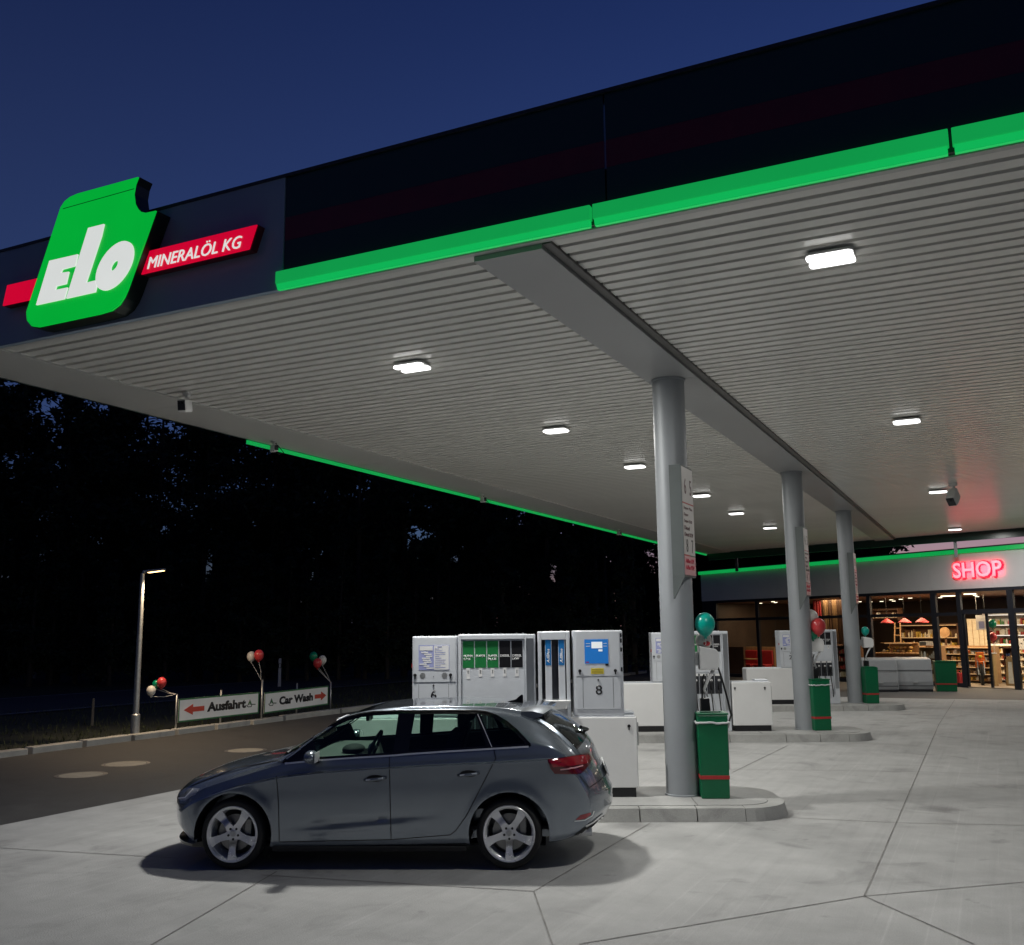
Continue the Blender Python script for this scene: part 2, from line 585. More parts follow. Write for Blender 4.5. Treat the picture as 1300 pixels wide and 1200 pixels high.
# ================================================================ canopy
Z_S, Z_B = 4.965, 4.91
U_L, V_F = -10.2, 6.6
def v_back(u): return 38.3 - 0.41 * (u + 9.23)
U_R = 11.0
M['soffit'] = mat('soffit_sheet', (0.88, 0.87, 0.82), 0.25, metal=0.0, var=0.03, scale=0.7, stretch=(0.3, 1, 1), spec=0.55)
M['fascia'] = mat('fascia_black_green', (0.009, 0.036, 0.029), 0.30, var=0.1, scale=0.5)
M['navy'] = mat('fascia_navy', (0.34, 0.43, 0.53), 0.42, var=0.06, scale=0.6)
M['darkred'] = mat('fascia_dark_red', (0.14, 0.010, 0.024), 0.4, var=0.1)
M['trim'] = mat('canopy_grey_trim', (0.60, 0.60, 0.575), 0.42, metal=0.05, var=0.05, scale=0.8)
M['beam'] = mat('beam_cladding', (0.38, 0.385, 0.39), 0.36, metal=0.15, var=0.05, scale=0.8)
M['led'] = emat('led_green_face', srgb(14, 150, 70), 1.0)
M['led_lip'] = emat('led_green_lip', srgb(14, 176, 84), 1.0)
canopy = thing('petrol_canopy', 'huge flat forecourt canopy with a ribbed pale soffit and dark fascia on grey round columns', 'canopy', (0, 0, 0), -PHI)
# ribbed soffit
b = MB()
v = V_F + 0.06
pitch = 0.19
while v < 38.2:
    ue = min(U_R, -9.23 + (38.3 - v) / 0.41)
    v1 = v + 0.13
    prof = [(v, Z_S), (v1, Z_S), (v1 + 0.004, Z_S + 0.06), (v + pitch - 0.004, Z_S + 0.06), (v + pitch, Z_S)]
    for kk, ((va, za), (vb, zb)) in enumerate(zip(prof[:-1], prof[1:])):
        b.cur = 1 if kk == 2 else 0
        b.quad((-9.2, va, za), (ue, va, za), (ue, vb, zb), (-9.2, vb, zb))
    v += pitch
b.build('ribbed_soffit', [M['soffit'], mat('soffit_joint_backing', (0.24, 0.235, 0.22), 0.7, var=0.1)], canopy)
# edge trims
b = MB()
vb0 = v_back(U_L)
b.box(U_L, -9.2, V_F, vb0, Z_S - 0.02, Z_S + 0.3)
for vj in (9.4, 14.4, 19.4, 24.4, 29.4, 34.4):
    b.box(U_L + 0.01, -9.21, vj, vj + 0.012, Z_S - 0.023, Z_S - 0.02)
b.build('edge_trim', M['trim'], canopy)
b = MB()
b.box(-9.2, U_R, V_F, V_F + 0.06, Z_S - 0.012, Z_S + 0.25)
b.build('front_trim', M['trim'], canopy)
# front fascia
b = MB(); b.box(U_L - 0.05, -5.42, V_F - 0.06, V_F, Z_S - 0.01, 6.0); b.build('navy_fascia', M['navy'], canopy)
b = MB()
for u0, u1 in ((-5.414, -2.388), (-2.374, 0.65), (0.664, 3.68), (3.694, 6.7), (6.714, U_R)):
    b.box(u0, u1, V_F - 0.05, V_F, Z_S, 5.40)
    b.box(u0, u1, V_F - 0.05, V_F, 5.62, 6.0)
b.build('dark_fascia', M['fascia'], canopy)
b = MB()
for u0, u1 in ((-5.414, -2.388), (-2.374, 0.65), (0.664, 3.68), (3.694, 6.7), (6.714, U_R)):
    b.box(u0, u1, V_F - 0.05, V_F, 5.401, 5.619)
b.build('red_fascia_band', M['darkred'], canopy)
b = MB(); b.box(U_L - 0.05, U_R, V_F - 0.07, V_F + 0.1, 6.0, 6.03); b.build('fascia_capping', M['dark'], canopy)
# roof deck and the two unseen-from-here edges
b = MB()
P = [(U_L + .05, V_F + .01), (U_R - .01, V_F + .01), (U_R - .01, v_back(U_R) + 0.0), (U_L + .05, vb0)]
b.prism_xy(P, 5.30, 5.42)
b.build('roof_deck', M['dark'], canopy)
b = MB()
b.box(U_L - 0.05, U_L, V_F, vb0, Z_S - 0.02, 6.0)
b.build('side_fascia', M['fascia'], canopy)
b = MB()
for d0, d1, z0, z1 in ((0.0, 0.10, 4.70, 5.6),):
    b.hexa([(U_L, vb0 + d0, z0), (U_R, v_back(U_R) + d0, z0), (U_R, v_back(U_R) + d1, z0), (U_L, vb0 + d1, z0)],
           [(U_L, vb0 + d0, z1), (U_R, v_back(U_R) + d0, z1), (U_R, v_back(U_R) + d1, z1), (U_L, vb0 + d1, z1)])
b.build('rear_fascia', M['fascia'], canopy)
# green light strips
def led(u0, u1, parent):
    b = MB(); b.box(u0, u1, V_F - 0.11, V_F - 0.051, 4.99, 5.105); t = b.build('light_strip', M['led'], parent, bevel=0.006)
    b = MB(); b.hexa([(u0 + .01, V_F - 0.085, 4.94), (u1 - .01, V_F - 0.085, 4.94), (u1 - .01, V_F - 0.052, 4.94), (u0 + .01, V_F - 0.052, 4.94)],
                     [(u0 + .01, V_F - 0.106, 4.986), (u1 - .01, V_F - 0.106, 4.986), (u1 - .01, V_F - 0.052, 4.986), (u0 + .01, V_F - 0.052, 4.986)])
    b.build('lip', M['led_lip'], t)
for u0, u1 in ((-5.46, -2.495), (-2.475, -0.035), (-0.015, 2.45), (2.48, 4.95), (4.98, 7.45), (7.48, 10.9)):
    led(u0, u1, canopy)
b = MB(); b.box(U_L - 0.12, U_L - 0.052, 11.7, vb0 + .05, 4.90, 5.05); b.build('side_light_strip', M['led'], canopy)
# beam over the columns
b = MB()
ve = v_back(-3.25) - 0.02
cols_v = (11.1, 19.0, 26.1)
edges = [V_F + 0.06] + [c for c in cols_v] + [ve]
for v0, v1 in zip(edges[:-1], edges[1:]):
    b.box(-3.57, -2.97, v0 + 0.004, v1 - 0.004, Z_B, Z_S + 0.1)
b.build('beam', M['beam'], canopy)
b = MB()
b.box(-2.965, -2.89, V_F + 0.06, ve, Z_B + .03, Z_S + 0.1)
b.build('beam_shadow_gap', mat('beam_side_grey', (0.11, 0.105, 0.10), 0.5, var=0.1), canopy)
for cv in cols_v:
    MB().lathe([(0.205, 0.13), (0.205, 0.15), (0.19, 0.155), (0.19, Z_B - .025), (0.205, Z_B - 0.02), (0.205, Z_B)], 40).build('column', M['column'], canopy, smooth='auto', loc=(-3.32, cv, 0))
# posts that tie the canopy back to the shop
for u in (-9.0, -1.05):
    MB().box(-0.05, 0.05, -0.05, 0.05, 4.2, 4.75).build('tie_post', M['dark'], canopy, loc=(u, v_back(u) + 0.2, 0))

# ---------------------------------------------------------------- lamps under the canopy
M['lamp'] = emat('lamp_diffuser', (1.0, 0.99, 0.96), 3.0, base=(0.8, 0.8, 0.8))
M['lamp_body'] = mat('lamp_housing', (0.55, 0.56, 0.56), 0.4, metal=0.5, var=0.05)
lamp_spots = [(-5.70, 9.15, 1), (-5.70, 13.2, 0), (-5.74, 16.9, 0), (-5.73, 21.4, 0), (-5.85, 25.2, 0), (-5.85, 29.4, 0),
              (-0.98, 7.95, 1), (-0.96, 15.1, 0), (-0.96, 23.5, 0), (-0.96, 33.0, 0), (4.2, 8.6, 0), (4.2, 15.1, 0), (4.2, 23.5, 0)]  # the right-bay row is out of view, added to light the forecourt
lab = ['ceiling lamp with two glowing oval panes above the white pump numbered eight', 'oblong ceiling lamp, second in the row left of the beam', 'oblong ceiling lamp, third in the row left of the beam',
       'small ceiling lamp seen beside the price sign of the front column', 'small ceiling lamp between the first and second columns, the nearer of two', 'small ceiling lamp next to the second column, farthest in its row',
       'big bright ceiling lamp with two glowing bars right of the beam', 'oblong ceiling lamp right of the beam, second in its row', 'small ceiling lamp beside the security camera and the red glow',
       'small ceiling lamp close above the shop sign', 'added ceiling lamp out of view in the right bay near the front edge', 'added ceiling lamp out of view in the right bay, middle of its row', 'added ceiling lamp out of view in the right bay near the shop']
LAMP_W = [232.0, 98.0, 84.0, 68.0, 58.0, 56.0, 84.0, 40.0, 42.0, 105.0, 4.0, 6.0, 8.0]
def lamp_mesh(double):
    t = thing('ceiling_lamp', '', 'ceiling lamp', (0, 0, 0), -PHI, 'lamps under the canopy')
    b = MB(); b.box(-0.04, 0.04, -0.04, 0.04, -0.03, 0.03); b.build('bracket', M['lamp_body'], t)
    def plate(w, d, c): return [(-w + c, -d), (w - c, -d), (w, -d + c), (w, d - c), (w - c, d), (-w + c, d), (-w, d - c), (-w, -d + c)]
    b = MB(); b.prism_xy(plate(0.255, 0.185, 0.05), -0.065, -0.03); b.build('housing', M['lamp_body'], t, bevel=0.008)
    if double:
        for y0 in (-0.11, 0.11):
            b = MB(); b.prism_xy([(x, y + y0) for x, y in plate(0.245, 0.07, 0.03)], -0.10, -0.066); b.build('diffuser', M['lamp'], t, bevel=0.012)
    else:
        b = MB(); b.prism_xy(plate(0.245, 0.165, 0.06), -0.095, -0.066); b.build('diffuser', M['lamp'], t, bevel=0.012)
    return t
base_l = {0: lamp_mesh(0), 1: lamp_mesh(1)}
used = {0: False, 1: False}
lamps = []
for (u, v, dbl), lb, watt in zip(lamp_spots, lab, LAMP_W):
    p = UV(u, v, Z_S)
    if not used[dbl]:
        t = base_l[dbl]; used[dbl] = True
        t.location = p
        t['label'] = lb
    else:
        t = copy_tree(base_l[dbl], p, -PHI, label=lb)
    t.scale = (.74, .74, .74)
    lamps.append((t, watt))
for t, watt in lamps:
    li = bpy.data.lights.new('canopy_lamp_light', 'AREA')
    li.shape = 'RECTANGLE'
    li.size, li.size_y = 0.5, 0.34
    li.energy = watt
    li.color = (1.0, 0.985, 0.94)
    lo = bpy.data.objects.new('canopy_lamp_light', li)
    COL.objects.link(lo)
    lo.parent = t
    lo.location = (0, 0, -0.108)
# ================================================================ sign on the fascia
M['sgreen'] = emat('sign_green_face', srgb(0, 168, 50), 1.0)
M['sred'] = emat('sign_red_face', srgb(205, 0, 45), 0.95)
M['swhite'] = emat('sign_white_face', srgb(212, 215, 212), 1.0)
M['sedge'] = mat('sign_side_black_green', (0.004, 0.016, 0.010), 0.4)
M['sredge'] = mat('sign_side_red', (0.10, 0.006, 0.012), 0.4)
sg = thing('illuminated_sign', 'lit green logo sign with white letters and a red name bar on the fascia corner', 'illuminated sign', (0, 0, 0), -PHI)
PANEL = [(-7.042, 6.295), (-7.076, 6.226), (-7.091, 6.13), (-7.068, 6.027), (-7.03, 5.97), (-6.985, 5.928), (-6.913, 5.902), (-6.785, 5.897), (-6.941, 5.534), (-7.097, 5.174), (-7.138, 5.098), (-7.196, 5.035), (-7.29, 4.993),
         (-7.45, 4.982), (-8.303, 4.981), (-8.411, 5.007), (-8.488, 5.079), (-8.508, 5.171), (-8.307, 5.683), (-8.104, 6.207), (-8.05, 6.262), (-7.973, 6.292), (-7.871, 6.304)]
def inset(poly, d):
    c = (sum(p[0] for p in poly) / len(poly), sum(p[1] for p in poly) / len(poly))
    return [(p[0] + (c[0] - p[0]) * d, p[1] + (c[1] - p[1]) * d) for p in poly]
MB().prism_xz(PANEL, 6.372, 6.535).build('sign_box', M['sedge'], sg)
MB().prism_xz(inset(PANEL, 0.008), 6.355, 6.371).build('green_face', M['sgreen'], sg)
b = MB(); b.box(-8.06, -7.085, 6.3525, 6.3548, 6.175, 6.181); b.build('face_seam', M['sedge'], sg)
LE = [(-8.189, 5.651), (-7.79, 5.645), (-7.817, 5.531), (-7.995, 5.528), (-8.016, 5.494), (-7.902, 5.486), (-7.93, 5.368), (-8.066, 5.367), (-8.08, 5.328), (-7.905, 5.325), (-7.941, 5.215), (-8.34, 5.217)]
LL = [(-7.666, 5.892), (-7.452, 5.89), (-7.478, 5.778), (-7.652, 5.329), (-7.527, 5.331), (-7.503, 5.273), (-7.518, 5.215), (-7.913, 5.215)]
MB().prism_xz(LE, 6.338, 6.354).build('letter', M['swhite'], sg)
MB().prism_xz(LL, 6.338, 6.354).build('letter', M['swhite'], sg)
def ring(cx, cz, rx, rz, sh, n=40):
    return [(cx + rx * math.cos(2 * math.pi * k / n) + sh * rz * math.sin(2 * math.pi * k / n), cz + rz * math.sin(2 * math.pi * k / n)) for k in range(n)]
b = MB()
oo, oi = ring(-7.279, 5.436, 0.228, 0.228, 0.36), ring(-7.279, 5.437, 0.042, 0.047, 0.45)
n = 40
b.add([(x, 6.338, z) for x, z in oo] + [(x, 6.338, z) for x, z in oi] + [(x, 6.354, z) for x, z in oo] + [(x, 6.354, z) for x, z in oi],
      [(k, (k + 1) % n, n + (k + 1) % n, n + k) for k in range(n)] + [(k, 2 * n + k, 2 * n + (k + 1) % n, (k + 1) % n) for k in range(n)] +
      [(n + k, n + (k + 1) % n, 3 * n + (k + 1) % n, 3 * n + k) for k in range(n)] + [(2 * n + k, 3 * n + k, 3 * n + (k + 1) % n, 2 * n + (k + 1) % n) for k in range(n)])
b.build('letter', M['swhite'], sg)
BR = [(-7.00, 5.556), (-5.632, 5.559), (-5.714, 5.342), (-7.09, 5.335)]
BL = [(-8.983, 5.34), (-8.936, 5.556), (-8.40, 5.553), (-8.49, 5.335)]
for q in (BR, BL):
    MB().prism_xz(q, 6.452, 6.538).build('name_bar', M['sredge'], sg)
    MB().prism_xz(inset(q, 0.012), 6.438, 6.451).build('red_face', M['sred'], sg)
text('MINERALÖL KG', -6.945, -5.80, 5.372, 5.512, 6.436, M['swhite'], sg, 'lettering', bold=0.0, shear=0.26, depth=0.008)
# fixings behind the sign
b = MB()
for x in (-8.0, -7.3, -8.75, -6.3):
    b.box(x - .03, x + .03, 6.52, 6.545, 5.42, 5.48)
b.build('fixing', M['dark'], sg)

# ================================================================ price signs on the columns
M['psign'] = mat('price_sign_face', (0.62, 0.60, 0.585), 0.4, var=0.02)
M['psgreen'] = mat('price_sign_grey_green', (0.10, 0.115, 0.115), 0.5, var=0.05)
M['ptext'] = mat('price_text_brown', (0.12, 0.05, 0.06), 0.5, var=0.05)
M['ptextred'] = mat('price_text_red', (0.55, 0.03, 0.07), 0.5, var=0.05)
M['pink'] = mat('pink_film', (0.66, 0.36, 0.38), 0.4, var=0.03)
def price_sign(top, mid, low, label, loc):
    t = thing('price_sign', label, 'price sign', loc, -PHI + R(90), 'price signs on the columns')
    # local x runs along the sign face, local -y faces the driveway
    w = 0.46
    b = MB(); b.box(0, w, 0.0, 0.14, 2.55, 3.83); b.hexa([(0.0, 0.13, 2.30), (0.02, 0.13, 2.30), (0.02, 0.14, 2.30), (0.0, 0.14, 2.30)], [(0, 0, 2.549), (0.02, 0, 2.549), (0.02, 0.14, 2.549), (0, 0.14, 2.549)])
    b.build('sign_box', M['psgreen'], t)
    b = MB(); b.box(0.012, w - 0.012, -0.006, -0.001, 3.40, 3.81); b.box(0.012, w - 0.012, -0.006, -0.001, 2.80, 3.385); b.build('white_face', M['psign'], t)
    b = MB(); b.box(0.012, w - 0.012, -0.006, -0.001, 2.57, 2.785); b.build('pink_face', M['pink'], t)
    b = MB(); b.box(0.012, w - 0.012, -0.007, -0.001, 3.386, 3.399); b.box(0.012, w * .5, -0.007, -0.001, 2.786, 2.799); b.build('red_divider', M['red'], t)
    b = MB(); b.box(w * .5 + .001, w - 0.012, -0.007, -0.001, 2.786, 2.799); b.build('green_divider', M['green'], t)
    text(top, 0.09, w - 0.09, 3.50, 3.68, -0.008, M['ptext'], t, 'lettering', depth=0.002)
    for i, s in enumerate(('Super Plus', 'Super', 'Super E10', 'Diesel', 'Diesel LKW')):
        text(s, 0.04, 0.04 + 0.034 * len(s), 3.31 - 0.075 * i, 3.355 - 0.075 * i, -0.008, M['ptext'], t, 'lettering', depth=0.002)
    text(mid, 0.09, w - 0.09, 2.83, 2.98, -0.008, M['blk_label'], t, 'lettering', depth=0.002)
    for i, s in enumerate(low):
        text(s, 0.04, 0.04 + 0.034 * len(s), 2.705 - 0.075 * i, 2.755 - 0.075 * i, -0.008, M['ptextred'], t, 'lettering', depth=0.002)
    b = MB(); b.box(0.12, 0.2, 0.141, 0.2, 2.7, 2.76); b.box(0.12, 0.2, 0.141, 0.2, 3.5, 3.56); b.build('bracket', M['galv'], t)
    return t
for cv, tp, md, lo_, lb in ((11.1, '6   5', '8   7', ('AdBlue LKW', 'AdBlue PKW'), 'tall narrow price sign on the front column, numbered six and five at its top'),
                      (19.0, '4   3', '4   3', ('AdBlue LKW', 'AdBlue PKW'), 'tall narrow price sign on the second column, seen beside the glowing lamp row'),
                      (26.1, '2   1', '2   1', ('AdBlue LKW', 'AdBlue PKW'), 'tall narrow price sign on the farthest column near the shop')):
    price_sign(tp, md, lo_, lb, UV(-3.12, cv - 0.30, 0))

# ================================================================ pump islands
ISL_R = R(-2)
def isl(k): return UV(-3.32, cols_v[k], 0)
M['islandtop'] = ground_mat('island_paving', (0.36, 0.36, 0.35), 0.08, 4.0, 0.2, 0.85, 0.3, 90)
def island(k, label, xl):
    t = thing('pump_island', label, 'pump island', isl(k), ISL_R, 'raised islands under the pumps')
    x1, ya, yb, r = 1.02, -0.86, 0.62, 0.5
    def outline(o):
        pts = [(xl, ya + o), (x1 - r, ya + o)]
        for i in range(1, 9):
            a = -math.pi / 2 + math.pi / 2 * i / 8
            pts.append((x1 - r + (r - o) * math.cos(a), ya + r + (r - o) * math.sin(a)))
        for i in range(0, 9):
            a = math.pi / 2 * i / 8
            pts.append((x1 - r + (r - o) * math.cos(a), yb - r + (r - o) * math.sin(a)))
        pts.append((xl, yb - o))
        return pts
    outer, inner = outline(0.0), outline(0.17)
    lower = outline(-0.035)
    # straight kerb stones with open joints, then the curved end stones
    b = MB()
    cuts = [xl, -2.35, -1.55, -0.57, 0.02, x1 - r]
    def kerbseg(P, Q, Pi, Qi, Pl, Ql):
        b.hexa([(*Pl, 0.0), (*Ql, 0.0), (*Qi, 0.0), (*Pi, 0.0)], [(*P, 0.13), (*Q, 0.13), (*Qi, 0.13), (*Pi, 0.13)])
    g = 0.006
    for a_, c_ in zip(cuts[:-1], cuts[1:]):
        kerbseg((a_ + g, ya), (c_ - g, ya), (a_ + g, ya + .17), (c_ - g, ya + .17), (a_ + g, ya - .035), (c_ - g, ya - .035))
        kerbseg((c_ - g, yb), (a_ + g, yb), (c_ - g, yb - .17), (a_ + g, yb - .17), (c_ - g, yb + .035), (a_ + g, yb + .035))
    for i in range(1, len(outer) - 2):
        if i == 9:
            P, Q = outer[i], outer[i + 1]
        kerbseg(outer[i], outer[i + 1], inner[i], inner[i + 1], lower[i], lower[i + 1])
    b.build('kerb_stone', M['kerb'], t)
    MB().prism_xy([(p[0], p[1]) for p in outline(0.176)], 0.0, 0.134).build('paving', M['islandtop'], t)
    b = MB()
    for xs in (-1.95, -0.95, 0.05):
        b.box(xs, xs + .012, ya + .18, yb - .18, 0.134, 0.1365)
    b.build('paving_joint', M['joint'], t)
    return t
island(0, 'concrete pump island with a rounded end behind the grey car, the nearest one', -4.6)
island(1, 'concrete pump island with a rounded end at the foot of the second column', -4.6)
island(2, 'concrete pump island with a rounded end at the farthest column before the shop', -4.6)

# ================================================================ pumps
M['screen'] = emat('blue_screen', srgb(20, 95, 175), 0.5, base=(0.02, 0.15, 0.4))
M['scrwhite'] = emat('display_white', srgb(205, 210, 210), 0.9)
M['lilac'] = mat('poster_lilac', (0.33, 0.36, 0.62), 0.5, var=0.1)
def key(b, x, z, y, s=1.0):
    b.lathe([(0.0, -0.012), (0.018 * s, -0.010), (0.018 * s, 0.0)], 10, 'y', (x, y, z))
    b.box(x - 0.007 * s, x + 0.007 * s, y - 0.01, y, z - 0.04 * s, z)
def plinth_cab(t, x0, x1, name='cabinet', keys=()):
    b = MB(); b.box(x0, x1, -0.25, 0.25, 0.235, 1.0); o = b.build(name, M['white'], t, bevel=0.012)
    b = MB(); b.box(x0 + .03, x1 - .03, -0.235, 0.235, 0.13, 0.236); b.build('plinth', M['black'], o)
    b = MB(); b.box(x0 + .02, x1 - .02, -0.24, 0.24, 1.0, 1.012); b.build('cabinet_lid', M['panel_grey'], o, bevel=0.004)
    if keys:
        b = MB()
        for kx in keys:
            key(b, kx, 0.90, -0.25)
        b.build('lock', M['black'], o)
    b = MB(); b.box(x1 + .001, x1 + 0.022, -0.16, 0.10, 0.68, 0.93); b.build('side_grille', M['galv'], o, bevel=0.004)
    b = MB(); b.box(x1 - 0.25, x1 - 0.01, -0.05, 0.24, 1.0125, 1.04); b.build('side_hood', M['panel_grey'], o, bevel=0.01)
    return o
def nozzle(parent, x, z, y, m):
    b = MB()
    b.tube([(x, y, z - .11), (x, y - .03, z + .03), (x, y - .06, z + .09)], 0.016, 8)
    b.tube([(x, y - .06, z + .09), (x, y - .075, z - .02), (x, y - .06, z - .09)], 0.012, 8)
    b.ball((x, y - .035, z + .05), 0.03, 0.03, 0.045, 10, 6)
    o = b.build('fuel_nozzle', m, parent, smooth=True)
    b = MB(); b.lathe([(0.0, -0.008), (0.022, -0.006), (0.022, 0.0)], 12, 'y', (x, y - .067, z + .055)); b.build('nozzle_disc', M['white_label'], o)
def main_pump(num, label, loc, rz):
    """x = 0 at the left edge of the display head, front at y = -0.25; x grows to the right"""
    t = thing('fuel_pump', label, 'fuel pump', loc, rz, 'multi hose fuel pumps')
    plinth_cab(t, -0.86, 0.515, 'cabinet')
    # display head
    b = MB(); b.box(0.0, 0.515, -0.235, 0.235, 1.013, 1.915); h = b.build('display_head', M['panel_grey'], t, bevel=0.012)
    b = MB(); b.box(0.02, 0.50, -0.247, -0.236, 1.40, 1.90); b.build('front_panel', M['panel_grey'], h, bevel=0.004)
    b = MB(); b.box(0.005, 0.50, -0.243, -0.236, 1.03, 1.385); b.build('door_panel', M['panel_grey'], h, bevel=0.004)
    b = MB(); b.box(0.075, 0.078, -0.2445, -0.243, 1.05, 1.38); b.box(0.415, 0.418, -0.2445, -0.243, 1.05, 1.38); b.build('panel_groove', M['dark'], h)
    b = MB(); b.box(0.075, 0.425, -0.2495, -0.2472, 1.535, 1.815); q = b.build('notice', M['lilac'], h)
    b = MB()
    rg = random.Random(num)
    b.box(0.085, 0.235, -0.2515, -0.2497, 1.755, 1.805)
    for i in range(9):
        x = 0.085 + rg.random() * 0.10; z = 1.55 + 0.022 * i
        b.box(x, x + 0.05 + rg.random() * 0.05, -0.2515, -0.2497, z, z + 0.015)
    b.box(0.25, 0.42, -0.2515, -0.2497, 1.54, 1.81)
    b.build('notice_sheet', M['white_label'], q)
    b = MB()
    for i in range(11):
        z = 1.56 + 0.021 * i
        b.box(0.262, 0.30 + rg.random() * 0.10, -0.2527, -0.2518, z, z + 0.006)
    b.box(0.29, 0.34, -0.2527, -0.2518, 1.79, 1.80)
    b.build('notice_print', M['lilac'], q)
    b = MB(); key(b, 0.035, 1.48, -0.2475); key(b, 0.44, 1.48, -0.2475); key(b, 0.245, 1.366, -0.2435, 0.5); b.lathe([(0.0, -.004), (.005, -.004), (.005, 0)], 8, 'y', (0.245, -0.2472, 1.465)); b.build('lock', M['black'], h)
    b = MB()
    for x in (0.12, 0.37):
        b.lathe([(0.0, -0.002), (0.032, -0.002), (0.032, 0.0)], 18, 'y', (x, -0.2472, 1.475))
    b.build('speaker', M['galv'], h)
    text(str(num), 0.212, 0.28, 1.212, 1.312, -0.2437, M['blk_label'], h, 'number', bold=0.01, depth=0.002)
    b = MB(); b.box(-0.012, -0.001, -0.2, -0.15, 1.56, 1.61); b.build('pilot_lamp', M['red'], h)
    # nozzle bay
    b = MB(); b.box(0.525, 1.40, -0.2, 0.2, 0.135, 1.90); nb = b.build('hose_body', M['panel_grey'], t)
    b = MB(); b.box(0.525, 0.56, -0.25, 0.25, 0.135, 1.925); b.box(1.285, 1.40, -0.25, 0.25, 0.135, 1.925); b.box(0.56, 1.285, -0.25, 0.25, 1.87, 1.925); b.box(0.56, 1.285, -0.25, -0.19, 0.135, 0.35); b.build('hose_frame', M['panel_grey'], nb, bevel=0.008)
    b = MB(); b.box(0.565, 1.28, -0.225, -0.201, 1.19, 1.865); b.build('upper_panel', M['panel_grey'], nb)
    b = MB(); b.box(0.565, 1.28, -0.212, -0.201, 0.355, 1.185); b.build('nozzle_panel', M['panel_grey'], nb)
    b = MB(); b.box(1.30, 1.385, -0.254, -0.251, 0.5, 1.88); b.build('side_film', M['steel'], nb)
    for i, (nm, mt) in enumerate((('SUPER\nE10', 'grn_label'), ('SUPER\n ', 'grn_label'), ('SUPER\nPLUS', 'grn_label'), ('DIESEL\n ', 'blk_label'), ('DIESEL\nLKW', 'blk_label'))):
        x0 = 0.578 + 0.1385 * i
        b = MB(); b.box(x0, x0 + 0.127, -0.2285, -0.2255, 1.555, 1.855); lb_ = b.build('product_label', M[mt], nb)
        ws = nm.split('\n')
        text(ws[0], x0 + .01, x0 + .118, 1.675, 1.70, -0.229, M['white_label'], lb_, 'lettering', bold=0.02, depth=0.0015)
        if ws[1].strip():
            text(ws[1], x0 + .01, x0 + .02 + 0.022 * len(ws[1]), 1.64, 1.665, -0.229, M['white_label'], lb_, 'lettering', bold=0.02, depth=0.0015)
        b = MB(); b.box(x0 + .04, x0 + .08, -0.228, -0.2255, 1.455 if i else 1.43, 1.553); b.build('price_tag', M['white_label'], nb)
        b = MB(); b.box(x0 + .053, x0 + .067, -0.2288, -0.2281, 1.49, 1.53); b.build('tag_print', M['galv'], nb)
        b = MB(); b.box(x0, x0 + .127, -0.222, -0.2125, 0.80, 1.16); w_ = b.build('nozzle_well', M['dark'], nb)
        b = MB(); b.box(x0 + .01, x0 + .115, -0.226, -0.2225, 1.12, 1.16); b.build('well_lip', M['white'], w_)
        nozzle(nb, x0 + .063, 0.99, -0.232, M['black'])
    b = MB()
    for i in range(5):
        x = 0.64 + 0.1385 * i
        b.tube([(x, -0.235, 0.86), (x + .01, -0.31, 0.62), (x + .02, -0.33, 0.4), (x + .035, -0.27, 0.30), (x + .045, -0.235, 0.5)], 0.011, 8)
    b.build('fuel_hose', M['rubber'], nb, smooth=True)
    b = MB()
    for x in (0.56, 0.62, 0.75, 1.18, 1.25):
        b.box(x, x + .02, -0.1, -0.06, 1.926, 1.94)
    b.build('top_clip', M['galv'], t)
    return t
p1 = isl(0) + Matrix.Rotation(ISL_R, 3, 'Z') @ Vector((-3.04, 0.08, 0))
main_pump(6, 'big grey fuel pump numbered 6 behind the car roof', p1, ISL_R)
p2 = isl(1) + Matrix.Rotation(ISL_R, 3, 'Z') @ Vector((-2.80, -0.03, 0.0))
main_pump(4, 'grey fuel pump numbered 4, partly hidden behind the front column', p2, ISL_R)
p3 = isl(2) + Matrix.Rotation(ISL_R, 3, 'Z') @ Vector((-1.86, -0.05, 0))
main_pump(2, 'grey fuel pump numbered 2 at the island before the shop, its black nozzles in view', p3, ISL_R)

